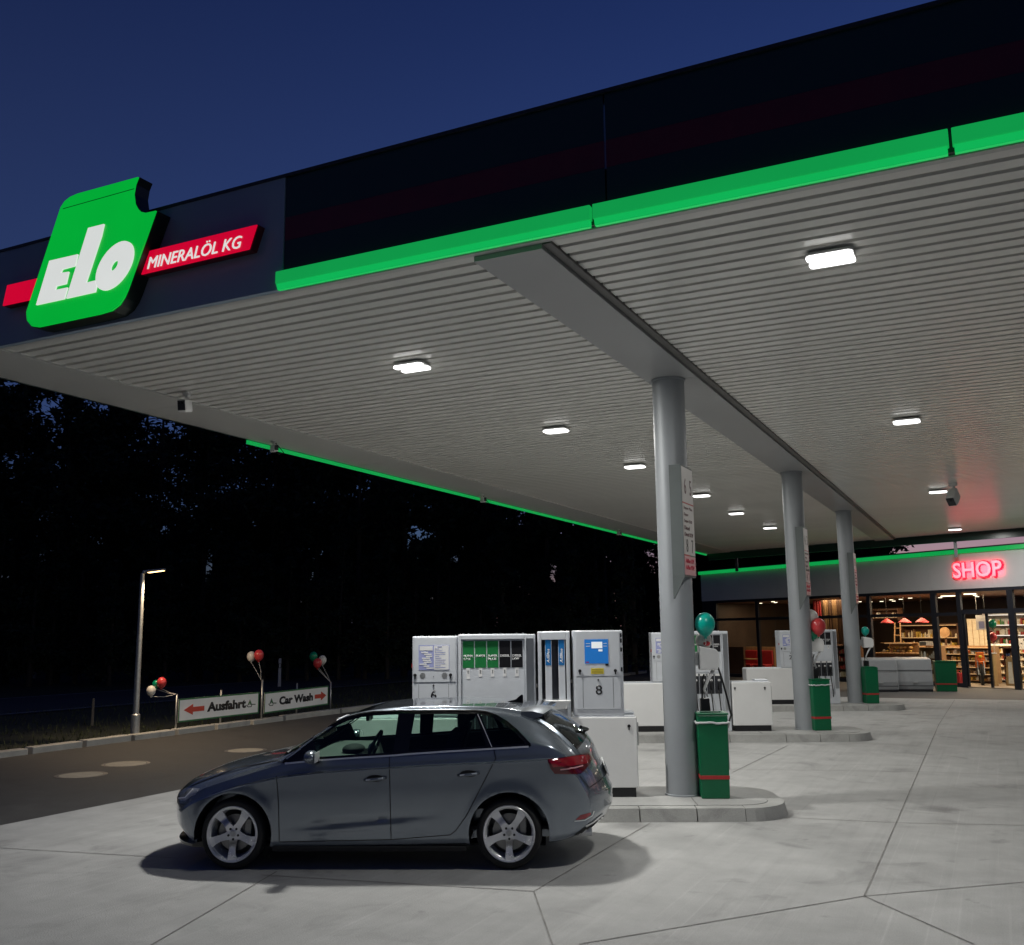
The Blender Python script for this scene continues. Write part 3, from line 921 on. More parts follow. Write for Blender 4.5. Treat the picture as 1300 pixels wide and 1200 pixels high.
def def_pump(loc, rz):
    t = thing('additive_pump', 'slim grey pump numbered 8 with blue labels and a blue screen, behind the car spoiler', 'additive pump', loc, rz)
    # x = 0 at its left edge
    o = plinth_cab(t, 0.36, 1.10, 'cabinet', keys=(1.01,))
    b = MB(); b.box(0.0, 0.37, -0.16, 0.2, 0.135, 1.955); nb = b.build('hose_tower', M['panel_grey'], t, bevel=0.006)
    b = MB(); b.box(0.005, 0.045, -0.25, -0.161, 0.3, 1.95); b.box(0.325, 0.365, -0.25, -0.161, 0.3, 1.95); b.box(0.046, 0.324, -0.25, -0.161, 1.86, 1.95); b.build('tower_frame', M['panel_grey'], nb, bevel=0.006)
    b = MB(); b.box(0.047, 0.323, -0.175, -0.161, 1.2, 1.859); b.build('tower_recess', M['dark'], nb)
    for x0 in (0.085, 0.235):
        b = MB(); b.box(x0, x0 + 0.075, -0.235, -0.18, 1.18, 1.858); s_ = b.build('hose_channel', M['panel_grey'], nb, bevel=0.006)
        b = MB(); b.box(x0 + .004, x0 + .068, -0.239, -0.2355, 1.575, 1.888); l_ = b.build('product_label', M['blue_label'], s_)
        text('AdBlue', x0 + .018, x0 + .052, 1.60, 1.76, -0.2395, M['white_label'], l_, 'lettering', bold=0.02, shear=0.2, depth=0.0015, rot=1)
    b = MB(); b.hexa([(0.03, -0.30, 1.09), (0.30, -0.30, 1.09), (0.34, -0.2, 1.09), (0.03, -0.2, 1.09)], [(0.03, -0.32, 1.19), (0.37, -0.32, 1.19), (0.37, -0.2, 1.19), (0.03, -0.2, 1.19)]); b.build('drip_tray', M['white'], nb, bevel=0.01)
    b = MB(); b.box(0.40, 0.965, -0.235, 0.235, 1.013, 1.96); h = b.build('display_head', M['panel_grey'], t, bevel=0.01)
    b = MB(); b.box(0.43, 0.93, -0.2475, -0.236, 1.45, 1.95); b.build('front_panel', M['panel_grey'], h, bevel=0.004)
    b = MB(); b.box(0.43, 0.93, -0.244, -0.236, 1.085, 1.44); b.build('door_panel', M['panel_grey'], h, bevel=0.003)
    b = MB(); b.box(0.505, 0.508, -0.2455, -0.244, 1.10, 1.435); b.box(0.845, 0.848, -0.2455, -0.244, 1.10, 1.435); b.build('panel_groove', M['dark'], h)
    b = MB(); b.box(0.533, 0.80, -0.2515, -0.248, 1.59, 1.86); s_ = b.build('screen', M['screen'], h)
    b = MB(); b.box(0.612, 0.735, -0.2535, -0.2517, 1.76, 1.832); b.box(0.69, 0.735, -0.2535, -0.2517, 1.725, 1.747); b.build('readout', M['scrwhite'], s_)
    b = MB()
    for z in (1.78, 1.81):
        b.box(0.55, 0.597, -0.2527, -0.2517, z, z + .007); b.box(0.747, 0.785, -0.2527, -0.2517, z, z + .007)
    b.build('screen_print', M['white_label'], s_)
    b = MB(); b.box(0.545, 0.58, -0.2527, -0.2517, 1.60, 1.612); b.build('red_print', M['red'], s_)
    b = MB(); b.box(0.765, 0.80, -0.2515, -0.248, 1.565, 1.588); b.build('card_slot', M['black'], h)
    b = MB(); b.box(0.60, 0.745, -0.2505, -0.248, 1.475, 1.537); y_ = b.build('yellow_notice', M['yellow_label'], h)
    b = MB()
    for i in range(3):
        b.box(0.61, 0.735, -0.2515, -0.2506, 1.487 + .016 * i, 1.491 + .016 * i)
    b.build('notice_print', M['ptext'], y_)
    b = MB(); key(b, 0.475, 1.51, -0.248); key(b, 0.875, 1.51, -0.248); key(b, 0.68, 1.412, -0.2445, 0.45); b.build('lock', M['black'], h)
    text('8', 0.648, 0.722, 1.245, 1.350, -0.2446, M['blk_label'], h, 'number', bold=0.012, depth=0.002)
    b = MB()
    for i, z in enumerate((1.88, 1.82, 1.72, 1.5)):
        b.box(0.938, 0.958, -0.2385, -0.2355, z, z + .045)
    b.build('side_label', M['dark'], h)
    return t
p4 = isl(0) + Matrix.Rotation(ISL_R, 3, 'Z') @ Vector((-1.61, 0.08, 0))
def_pump(p4, ISL_R)
# the plain white cabinet on the second island
p5 = isl(1) + Matrix.Rotation(ISL_R, 3, 'Z') @ Vector((-1.42, -0.05, 0))
t = thing('pump_cabinet', 'plain white pump cabinet behind the green bin of the front column', 'pump cabinet', p5, ISL_R)
plinth_cab(t, 0.05, 0.76, 'cabinet', keys=(0.10, 0.64))

# ================================================================ bins
M['bag'] = mat('white_bin_liner', (0.62, 0.64, 0.64), 0.45, var=0.1, scale=20)
def bin_(label, loc, rz, w=0.33, d=0.30, h=0.89, z0=0.135, liner=True, side_band=False, dome=False):
    t = thing('waste_bin', label, 'waste bin', (loc[0], loc[1], z0), rz, 'green bins with a red band')
    def sl(z): return w / 2 * (0.93 + 0.07 * z / h), d / 2 * (0.93 + 0.07 * z / h)
    def blk(za, zb, g=0.0):
        (xa, ya), (xb, yb) = sl(za), sl(zb)
        return ([(-xa - g, -ya - g, za), (xa + g, -ya - g, za), (xa + g, ya + g, za), (-xa - g, ya + g, za)], [(-xb - g, -yb - g, zb), (xb + g, -yb - g, zb), (xb + g, yb + g, zb), (-xb - g, yb + g, zb)])
    b = MB(); b.hexa(*blk(0.0, h)); b.build('bin_body', M['green'], t, bevel=0.012)
    b = MB(); b.hexa(*blk(0.205, 0.245, 0.003)); b.build('red_band', M['red'], t, bevel=0.002)
    if liner:
        b = MB()
        (xa, ya) = sl(h - .09)
        rg = random.Random(int(loc[1] * 10))
        P = []
        for i in range(40):
            s_ = i / 40 * 4
            k, f = int(s_), s_ - int(s_)
            c = [(-1, -1), (1, -1), (1, 1), (-1, 1), (-1, -1)]
            x = (c[k][0] + (c[k + 1][0] - c[k][0]) * f) * (xa + .012); y = (c[k][1] + (c[k + 1][1] - c[k][1]) * f) * (ya + .012)
            P.append((x, y, h - .085 + rg.uniform(-.008, .008)))
        b.tube(P + [P[0]], 0.012, 6)
        b.build('bin_liner', M['bag'], t, smooth=True)
    (xa, ya) = sl(h)
    if dome:
        b = MB()
        n = 12
        pr = [(xa * math.cos(math.pi * i / n), h + 0.06 * math.sin(math.pi * i / n) ** 0.7) for i in range(n + 1)]
        b.prism_xz(pr, -ya, ya); b.build('bin_lid', M['green'], t, smooth='auto')
    else:
        b = MB()
        b.box(-xa - .008, xa + .008, -ya - .008, -ya + .045, h + .001, h + .022); b.box(-xa - .008, xa + .008, ya - .045, ya + .008, h + .001, h + .022)
        b.box(-xa - .008, -xa + .045, -ya + .046, ya - .046, h + .001, h + .022); b.box(xa - .045, xa + .008, -ya + .046, ya - .046, h + .001, h + .022)
        b.build('bin_lid', M['green'], t, bevel=0.006)
        b = MB(); b.box(-xa + .046, xa - .046, -ya + .046, ya - .046, h + .001, h + .004); b.build('opening', M['black'], t)
    b = MB(); b.box(xa + .001, xa + .006, -ya * .6, ya * .6, 0.30, h - .15); b.build('side_door', M['galv'], t)
    return t
bin_('green waste bin with a white liner beside the front column, the largest in view', (2.19, 11.25), R(-4))
bin_('green waste bin with a white liner rim beside the second column', (5.56, 18.37), R(6))
bin_('green waste bin with a domed lid beside the farthest column', (8.75, 24.68), R(4), h=0.83, liner=False, dome=True)
bin_('wide dark green waste bin in front of the shop windows beside the grey chest', (13.38, 31.1), R(-16), w=0.62, d=0.5, h=0.90, z0=0.0, liner=False)

# ================================================================ towel dispensers on the columns
def dispenser(label, loc, rz, s=1.0, hose=True):
    t = thing('towel_dispenser', label, 'towel dispenser', loc, rz, 'white towel dispensers on the columns')
    P = [(0.0, 0.0), (0.20, 0.0), (0.225, 0.06), (0.225, 0.19), (0.19, 0.235), (0.0, 0.27)]
    b = MB(); b.prism_xz([(x * s, z) for x, z in P], -0.1, 0.1); b.build('housing', M['white'], t, bevel=0.012)
    b = MB(); b.tube([(0.16 * s, -.02, -0.001), (0.10 * s, -.03, -0.10), (0.05 * s, -.01, -0.22), (0.09 * s, 0, -.3)], 0.022, 8, 0.012); b.build('paper_towel', M['white_label'], t, smooth=True)
    b = MB(); b.box(-0.12, 0.0, -0.04, 0.04, 0.05, 0.2); b.build('bracket', M['galv'], t)
    b = MB(); b.box(0.0, 0.10 * s, -0.05, 0.05, -0.50, -0.32); b.tube([(0.02, -0.03, -0.32), (0.03, -0.03, -0.12), (0.05, -0.05, -0.05)], 0.01, 6); b.build('squeegee_holder', M['black'], t, smooth=False)
    if hose:
        b = MB(); b.tube([(0.21, -.06, 0.03), (0.25, -.08, -0.12), (0.295, -.09, -0.32), (0.33, -.09, -0.5), (0.30, -.09, -0.58)], 0.011, 8); b.build('air_hose', M['rubber'], t, smooth=True)
        b = MB(); b.tube([(0.30, -.09, -0.58), (0.285, -.09, -0.64)], 0.014, 8); b.build('hose_nozzle', M['galv'], t)
        b = MB(); b.box(0.0, 0.03, -0.07, -0.02, -1.2, -0.55); b.tube([(0.06, -.03, -.35), (0.02, -.05, -.6), (0.03, -.05, -1.25)], 0.012, 8); b.tube([(0.09, -.03, -.35), (0.11, -.05, -.6), (0.06, -.05, -1.25)], 0.012, 8); b.build('supply_hose', M['rubber'], t, smooth=True)
dispenser('white towel dispenser with hanging black hoses on the front column', (2.12, 11.48, 1.50), R(-4))
dispenser('white towel dispenser on the second column under the red and white balloons', (5.555, 18.68, 1.53), R(-4), 1.05, hose=False)
dispenser('small white towel dispenser on the farthest column', (8.75, 25.0, 1.47), R(-4), 1.1, hose=False)

# ================================================================ balloons
def balloon_mat(n, c): return mat('balloon_' + n, c, 0.28, var=0.03, scale=2)
M['bteal'] = balloon_mat('teal', (0.0, 0.36, 0.29)); M['bred'] = balloon_mat('red', (0.52, 0.045, 0.05)); M['bwhite'] = balloon_mat('white', (0.62, 0.60, 0.57)); M['bgreen'] = balloon_mat('green', (0.0, 0.20, 0.10))
def balloon(label, loc, r, m, tie, group, tilt=(0, 0), spot=False):
    t = thing('balloon', label, 'balloon', loc, 0, group)
    n, k = 20, 14
    b = MB()
    prof = []
    for i in range(k + 1):
        a = math.pi * i / k
        z = -math.cos(a)
        rr = math.sin(a) * (1.0 if z > 0 else 1.0 - 0.16 * z * z)
        prof.append((max(rr, 0.0) * r, z * r * (1.12 if z > 0 else 1.28)))
    prof[0] = (0.012 * r / .1, prof[0][1]); prof.insert(0, (0.02 * r / .1, prof[0][1] - 0.018 * r / .1))
    prof[-1] = (0.0, prof[-1][1])
    b.lathe(prof, n)
    o = b.build('envelope', m, t, smooth=True)
    o.rotation_euler = (tilt[0], tilt[1], 0)
    if spot:
        MB().ball((r * .2, -r * .93, -r * .35), r * .42, r * .10, r * .3, 14, 8).build('red_print', M['bred'], t, smooth=True)
    c = Vector(loc)
    kn = Vector((0, 0, -r * 1.3)); 
    e_ = Vector(tie) - c
    mid = (kn + e_) / 2 + Vector((0.02, 0.02, -0.03))
    MB().tube([kn, mid, e_], 0.003, 5).build('ribbon', M['white_label'], t)
G1 = 'balloons at the front column'
balloon('big turquoise balloon beside the front column', (2.185, 11.35, 2.02), 0.115, M['bteal'], (2.18, 11.45, 1.77), None)
balloon('white balloon with a red print under the turquoise balloon at the front column', (2.20, 11.55, 1.83), 0.095, M['bwhite'], (2.19, 11.5, 1.66), None, spot=True)
balloon('white balloon behind the red one at the second column', (5.58, 18.62, 2.16), 0.135, M['bwhite'], (5.58, 18.66, 1.80), None)
balloon('red balloon above the towel dispenser of the second column', (5.655, 18.45, 2.0), 0.135, M['bred'], (5.62, 18.6, 1.80), None)
balloon('green balloon mostly hidden under the red balloon at the second column', (5.585, 18.58, 1.87), 0.10, M['bgreen'], (5.58, 18.62, 1.78), None)
balloon('small turquoise balloon at the farthest column', (8.80, 24.9, 1.886), 0.095, M['bteal'], (8.80, 24.98, 1.73), None)
for lab_, p, r_, m_, tie in (('green balloon tied to the left end of the exit banner', (-7.335, 20.5, 0.985), 0.075, 'bgreen', (-6.9, 20.48, 0.78)),
                   ('red balloon tied to the left end of the exit banner', (-7.195, 20.42, 1.02), 0.095, 'bred', (-6.9, 20.48, 0.78)),
                   ('white balloon tied to the left end of the exit banner', (-7.395, 20.40, 0.86), 0.092, 'bwhite', (-6.9, 20.48, 0.78)),
                   ('white balloon above the post between the two banners', (-5.975, 22.67, 1.475), 0.10, 'bwhite', (-5.74, 22.67, 0.95)),
                   ('red balloon above the post between the two banners', (-5.785, 22.60, 1.505), 0.11, 'bred', (-5.74, 22.67, 0.95)),
                   ('green balloon at the right end of the car wash banner', (-5.12, 25.45, 1.40), 0.105, 'bgreen', (-4.68, 25.45, 0.76)),
                   ('red balloon at the right end of the car wash banner', (-5.0, 25.38, 1.235), 0.11, 'bred', (-4.68, 25.45, 0.76)),
                   ('white balloon at the right end of the car wash banner', (-4.90, 25.50, 1.305), 0.105, 'bwhite', (-4.68, 25.45, 0.76))):
    balloon(lab_, p, r_, M[m_], tie, 'balloons tied to the banner posts')

# ================================================================ banners on their posts
M['banner'] = mat('banner_cloth', (0.80, 0.80, 0.80), 0.6, var=0.05, scale=3)
M['bannergreen'] = mat('banner_green_hem', (0.03, 0.14, 0.05), 0.6, var=0.1)
M['bannerred'] = mat('banner_red', (0.52, 0.06, 0.035), 0.55, var=0.05)
M['bannerblack'] = mat('banner_black', (0.01, 0.01, 0.012), 0.6, var=0.05)
M['bannergrey'] = mat('banner_grey', (0.10, 0.12, 0.10), 0.6, var=0.05)
def banner(label, P, Q, zb0, zb1, zt0, zt1, words, arrow):
    P, Q = Vector((*P, 0)), Vector((*Q, 0))
    L = (Q - P).length
    t = thing('banner', label, 'banner', P, math.atan2((Q - P).y, (Q - P).x), 'white banners along the driveway')
    h = zt0 - zb0
    n = 24
    def sag(s): return 0.012 * math.sin(s * 9) + 0.02 * math.sin(s * 3.1)
    def grid(x0, x1, z0, z1, y, m, name, parent):
        b = MB()
        for i in range(n):
            s0, s1 = x0 + (x1 - x0) * i / n, x0 + (x1 - x0) * (i + 1) / n
            b.box(s0, s1, y, y + 0.004, z0, z1)
        return b.build(name, m, parent)
    cl = MB().box(0.0, L, -0.002, 0.004, zb0, zt0).build('cloth', M['banner'], t)
    b = MB()
    b.box(0, L, -0.006, -0.0022, zb0, zb0 + .03); b.box(0, L, -0.006, -0.0022, zt0 - .03, zt0); b.box(0, .03, -0.006, -0.0022, zb0 + .0301, zt0 - .0301); b.box(L - .03, L, -0.006, -0.0022, zb0 + .0301, zt0 - .0301)
    b.build('green_hem', M['bannergreen'], t)
    zc = (zb0 + zt0) / 2
    y = -0.0025
    def arrow_(x0, x1, d):
        a = 0.11
        xt, xe = (x0, x1) if d < 0 else (x1, x0)
        xm = xt - d * 0.26
        pts = [(xt, zc), (xm, zc + a), (xm, zc + a * .45), (xe, zc + a * .45), (xe, zc - a * .45), (xm, zc - a * .45), (xm, zc - a)]
        if d < 0: pts = pts[::-1]
        MB().prism_xz(pts, y - .004, y - .0002).build('arrow', M['bannerred'], t)
    def emblem(x, s):
        b = MB()
        b.tube([(x - s * 1.0, y - .003, zc - .03), (x - s * .5, y - .003, zc - .07), (x + s * .5, y - .003, zc - .07), (x + s * .7, y - .003, zc - .02), (x + s * 1.8, y - .003, zc - .03)], 0.011, 6)
        b.tube([(x - s * .6, y - .003, zc - .03), (x, y - .003, zc + .08), (x + s * .6, y - .003, zc - .03)], 0.010, 6)
        b.build('emblem', M['bannergrey'], t)
        b = MB(); b.tube([(x - s * .35, y - .004, zc - .02), (x, y - .004, zc + .055), (x + s * .35, y - .004, zc - .02)], 0.016, 6); b.build('emblem_green', M['bannergreen'], t)
    if arrow < 0:
        arrow_(0.06 * L, 0.30 * L, -1)
        text(words, 0.335 * L, 0.825 * L, zc - .085, zc + .115, y - .0002, M['bannerblack'], t, 'lettering', bold=0.05, depth=0.003)
        emblem(0.875 * L, 0.10)
    else:
        emblem(0.10 * L, 0.11)
        text(words, 0.215 * L, 0.74 * L, zc - .085, zc + .105, y - .0002, M['bannerblack'], t, 'lettering', bold=0.05, depth=0.003)
        arrow_(0.77 * L, 0.965 * L, 1)
banner('white banner lettered Ausfahrt with a red arrow pointing left, green hem', (-6.84, 20.44), (-5.76, 22.62), 0.215, 0.215, 0.685, 0.685, 'Ausfahrt', -1)
banner('white banner lettered Car Wash with a red arrow pointing right, green hem', (-5.65, 22.66), (-4.72, 25.40), 0.20, 0.20, 0.665, 0.665, 'Car Wash', 1)
for x, y, h, lab_ in ((-6.90, 20.50, 0.78, 'grey tube post at the left end of the exit banner'), (-6.33, 21.64, 0.80, 'grey tube post behind the middle of the exit banner'), (-5.71, 22.68, 0.96, 'taller grey tube post between the two banners'),
                (-5.235, 24.12, 0.80, 'grey tube post behind the middle of the car wash banner'), (-4.67, 25.47, 0.76, 'grey tube post at the right end of the car wash banner')):
    t = thing('banner_post', lab_, 'post', (x, y, -0.06), 0, 'posts carrying the banners')
    MB().tube([(0, 0, 0), (0, 0, h + .06)], 0.02, 10).build('tube', M['galv'], t, smooth=True)
    MB().lathe([(0.0, h + .075), (0.022, h + .07), (0.022, h + .05)], 10).build('cap', M['black'], t)

# ================================================================ street lamp, guide posts
t = thing('street_lamp', 'slim lit street lamp with a flat warm head beside the driveway kerb', 'street lamp', (-7.41, 19.67, -0.06), 0)
MB().lathe([(0.085, 0.0), (0.085, 0.5), (0.06, 0.52), (0.042, 3.25), (0.0, 3.26)], 16).build('pole', M['galv'], t, smooth='auto')
b = MB(); b.tube([(0.0, 0, 3.24), (0.05, 0, 3.28), (0.12, 0, 3.30)], 0.03, 8); b.hexa([(0.03, -.09, 3.26), (0.44, -.07, 3.31), (0.44, .07, 3.31), (0.03, .09, 3.26)], [(0.03, -.08, 3.31), (0.44, -.06, 3.345), (0.44, .06, 3.345), (0.03, .08, 3.31)]); b.build('lamp_head', M['galv'], t, bevel=0.006)
M['warm'] = emat('warm_lamp_pane', (1.0, 0.62, 0.25), 6.0)
b = MB(); b.hexa([(0.12, -.055, 3.262), (0.42, -.055, 3.298), (0.42, .055, 3.298), (0.12, .055, 3.262)], [(0.12, -.055, 3.270), (0.42, -.055, 3.306), (0.42, .055, 3.306), (0.12, .055, 3.270)]); b.build('lamp_pane', M['warm'], t)
li = bpy.data.lights.new('street_lamp_light', 'SPOT')
li.energy = 330; li.color = (1.0, 0.74, 0.46); li.spot_size = R(150); li.spot_blend = 0.6; li.shadow_soft_size = 0.06
lo = bpy.data.objects.new('street_lamp_light', li); COL.objects.link(lo); lo.parent = t; lo.location = (0.28, 0, 3.22); lo.rotation_euler = (0, R(-14), 0)
M['postwhite'] = mat('guide_post_white', (0.5, 0.5, 0.52), 0.5, var=0.1)
for x, y, h, lab_ in ((-24.0, 50.0, 1.15, 'white guide post with a black band far behind the street lamp'), (-9.2, 39.2, 1.1, 'white guide post with a black band behind the post between the banners'), (-9.69, 23.1, 0.62, 'short plain guide post in the dark verge beside the street lamp')):
    t = thing('guide_post', lab_, 'guide post', (x, y, -0.06), R(20), 'roadside guide posts')
    q_ = .5 if h < 1 else 1
    MB().hexa([(-.06 * q_, -.04, 0), (.06 * q_, -.04, 0), (.06 * q_, .06, 0), (-.06 * q_, .06, 0)], [(-.05 * q_, -.03, h), (.05 * q_, -.03, h), (.05 * q_, .05, h - .06), (-.05 * q_, .05, h - .06)]).build('post_body', M['postwhite'] if h > 1 else M['iron'], t, bevel=0.01)
    if h > 1:
        MB().box(-.064, .064, -.044, .064, h * .66, h * .82).build('black_band', M['black'], t)
        MB().box(-.02, .02, -.049, -.0445, h * .68, h * .80).build('reflector', M['white_label'], t)

# ================================================================ cameras under the canopy
def seccam(label, loc, rz, s=1.0, two=True, down=20):
    t = thing('security_camera', label, 'security camera', loc, rz, 'cameras under the canopy')
    b = MB(); b.lathe([(0.045 * s, 0.0), (0.045 * s, -0.03 * s), (0.02 * s, -0.04 * s), (0.018 * s, -0.10 * s), (0.0, -0.10 * s)], 14); b.build('mount', M['white'], t, smooth='auto')
    b = MB(); b.box(-0.05 * s, 0.05 * s, -0.10 * s, 0.07 * s, -0.07 * s, 0.07 * s); o = b.build('camera_body', M['white'], t, bevel=0.02 * s)
    o.location = (0, -0.02 * s, -0.15 * s); o.rotation_euler = (R(down), 0, 0)
    b = MB(); b.box(-0.042 * s, 0.042 * s, -0.104 * s, -0.1005 * s, -0.05 * s, 0.058 * s); b.build('front_glass', M['dark'], o)
    b = MB()
    for x in ((-0.02, 0.02) if two else (0.0,)):
        b.lathe([(0.0, -0.114 * s), (0.014 * s, -0.114 * s), (0.016 * s, -0.1045 * s)], 12, 'y', (x * s, 0, 0.03 * s))
    b.build('lens', M['black'], o)
    return t
seccam('twin lens security camera hanging near the left corner of the canopy', UV(-8.92, 9.0, Z_S), R(-8), 1.15, True, 12)
for v, lab_ in ((11.9, 'small bullet camera with a looped cable on the grey canopy edge, nearest the corner'), (18.9, 'small bullet camera half way along the grey canopy edge'), (27.6, 'small bullet camera at the far part of the grey canopy edge')):
    q = seccam(lab_, UV(-9.95, v, Z_S - .02), R(70) - PHI, 0.8, False, 0)
    MB().tube([(0.05, 0.05, 0), (0.16, 0.06, -.09), (0.2, 0.02, -.16), (0.1, 0.0, -.2), (0.04, 0.0, -.16)], 0.007, 6).build('cable', M['rubber'], q, smooth=True)
seccam('pale security camera pointing down beside a small ceiling lamp and the red glow', UV(-0.62, 22.6, Z_S), R(-20) - PHI, 1.9, False, 45)
# ================================================================ shop
SH_R = R(-59)
SH_O = Vector((15.54, 31.73, 0))
def SH(x, y, z=0.0):
    return SH_O + Matrix.Rotation(SH_R, 3, 'Z') @ Vector((x, y, z))
M['shopwall'] = mat('shop_grey_cladding', (0.66, 0.66, 0.665), 0.36, metal=0.1, var=0.05, scale=0.6)
M['shopframe'] = mat('shop_window_frame', (0.030, 0.032, 0.042), 0.35, metal=0.3, var=0.06)
M['shopglass'] = glass_mat('shop_window_glass', (0.90, 0.92, 0.91), 0.0, 0.015)
M['ceil'] = mat('shop_brown_ceiling', (0.16, 0.085, 0.06), 0.6, var=0.08)
M['shopfloor'] = mat('shop_floor_tile', (0.30, 0.25, 0.19), 0.35, var=0.1, scale=2)
M['brownwall'] = mat('shop_dark_brown_wall', (0.055, 0.035, 0.025), 0.55, var=0.2, scale=2)
M['wood'] = mat('light_wood', (0.36, 0.21, 0.10), 0.5, var=0.25, scale=4, stretch=(8, 8, 0.6))
M['dwood'] = mat('dark_wood', (0.11, 0.055, 0.030), 0.5, var=0.25, scale=4, stretch=(8, 8, 0.6))
M['redfab'] = mat('red_upholstery', (0.42, 0.02, 0.025), 0.6, var=0.06)
M['spot'] = emat('ceiling_spot', (1.0, 0.85, 0.6), 4.0)
M['cold'] = emat('cold_shelf_light', (1.0, 0.93, 0.88), 1.1)
M['warmglow'] = emat('warm_backlit_panel', (1.0, 0.62, 0.30), 0.45)
XL, XR, DEP = -13.97, 7.0, 8.0
shop = thing('shop_building', 'petrol station shop with lit glass front and grey cladding under a green light strip', 'shop', SH_O, SH_R)
b = MB()
jo = [XL] + [-12.75 + 1.15 * i for i in range(0, 18)]
jo = [j for j in jo if j < XR] + [XR]
for x0, x1 in zip(jo[:-1], jo[1:]):
    b.box(x0 + .003, x1 - .003, -0.04, 0.0, 3.20, 4.36)
b.build('cladding', M['shopwall'], shop)
b = MB(); b.box(XL, XR, 0.001, 0.25, 3.12, 4.48); b.box(XL, XL + .25, 0.26, DEP, 0.0, 4.48); b.box(XR - .25, XR, 0.26, DEP, 0.0, 4.48); b.box(XL + .001, XR - .001, DEP, DEP + .25, 0.0, 4.48); b.build('wall', M['dark'], shop)
b = MB(); b.box(XL + .3, XR - .3, DEP - .02, DEP - .001, 0.05, 3.1); b.box(XL + .2501, XL + .28, 0.3, DEP - .03, 0.05, 3.1); b.build('inner_lining', M['brownwall'], shop)
b = MB(); b.box(XL - .1, XR, -0.1, DEP + .2, 4.481, 4.55); b.build('roof', M['dark'], shop)
b = MB()
for x0, x1 in ((XL - .02, -12.0), (-11.985, -9.0), (-8.985, -6.0), (-5.985, -2.62), (-2.605, 0.6), (0.615, 3.6), (3.615, XR)):
    b.box(x0, x1, -0.16, -0.045, 4.365, 4.50)
b.build('light_strip', M['led'], shop, bevel=0.006)
b = MB(); b.box(XL + .26, XR - .26, 0.26, DEP - .03, 3.10, 3.118); cl = b.build('ceiling', M['ceil'], shop)
b = MB(); b.box(XL + .26, XR - .26, 0.02, DEP - .03, -0.004, 0.03); b.build('floor', M['shopfloor'], shop)
# window frames
mull = [-13.15, -10.66, -8.2, -5.05, -2.36, -1.4, 0.42, 2.2, 4.2, XR - .26]
b = MB()
b.box(XL, XR, -0.03, 0.06, 3.10, 3.199)
b.box(XL, -1.45, -0.025, 0.06, 0.0, 0.13)
b.box(XL, XL + .75, -0.02, 0.08, 0.131, 3.099)
for x in mull:
    w = 0.075 if x not in (-2.36, 0.42) else 0.10
    b.box(x - w, x + w, -0.035, 0.075, 0.131 if x < -1.5 else 0.0, 3.099)
b.build('window_frame', M['shopframe'], shop)
b = MB()
for x0, x1 in zip(mull[:-1], mull[1:]):
    b.box(x0 + .101, x1 - .101, -0.025, 0.065, 2.33 if x0 < -2 else 2.37, 2.44 if x0 < -2 else 2.52)
b.build('transom', M['shopframe'], shop)
for x0, x1 in zip(mull[:-1], mull[1:]):
    MB().box(x0 + .08, x1 - .08, 0.014, 0.024, 0.10, 3.08).build('window_pane', M['shopglass'], shop)
b = MB()
for x in (-0.48,):
    b.box(x - .04, x + .04, 0.03, 0.085, 0.03, 2.37)
for x in (-1.30, 0.31):
    b.box(x - .03, x + .03, 0.03, 0.085, 0.03, 2.37)
b.build('sliding_door', M['shopframe'], shop)
# ceiling spots
rg = random.Random(8)
b = MB()
sp = []
for i in range(22):
    x, y = rg.uniform(-13.0, 2.5), rg.uniform(0.7, 6.5)
    b.lathe([(0.0, 3.085), (0.07, 3.085), (0.08, 3.099)], 12, c=(x, y, 0))
b.box(-4.0, -3.5, 2.7, 2.85, 3.07, 3.099); b.box(-2.3, -1.9, 1.6, 1.72, 3.07, 3.099)
b.build('ceiling_spot', M['spot'], shop)
for x, y, e in ((-12.2, 1.6, 30), (-9.8, 3.0, 16), (-7.6, 1.6, 55), (-4.8, 2.0, 125), (-2.4, 1.8, 190), (0.8, 2.4, 170), (4.2, 3.0, 60)):
    li = bpy.data.lights.new('shop_ceiling_light', 'AREA'); li.shape = 'RECTANGLE'; li.size, li.size_y = 1.6, 1.2
    li.energy = e; li.color = (1.0, 0.72, 0.45) if x < -1 else (1.0, 0.82, 0.62)
    lo = bpy.data.objects.new('shop_ceiling_light', li); COL.objects.link(lo); lo.parent = shop; lo.location = (x, y, 3.07)
# lit shop sign
M['shopletter'] = emat('shop_letter_face', srgb(205, 178, 184), 0.9)
M['shopred'] = emat('shop_letter_side', srgb(215, 4, 30), 5.0)
ss = thing('shop_sign', 'lit letters SHOP in white and glowing red on the grey shop cladding', 'shop sign', SH_O, SH_R)
text('SHOP', -1.46, 0.34, 3.53, 4.09, -0.046, M['shopred'], ss, 'letter_sides', bold=0.03, depth=0.085)
text('SHOP', -1.435, 0.315, 3.553, 4.067, -0.133, M['shopletter'], ss, 'letter_faces', bold=0.02, depth=0.006)
li = bpy.data.lights.new('shop_sign_glow', 'AREA'); li.shape = 'RECTANGLE'; li.size, li.size_y = 1.7, 0.5; li.energy = 9; li.color = (1.0, 0.03, 0.12)
lo = bpy.data.objects.new('shop_sign_glow', li); COL.objects.link(lo); lo.parent = ss; lo.location = (-0.55, -0.16, 3.82); lo.rotation_euler = (R(90), 0, 0)

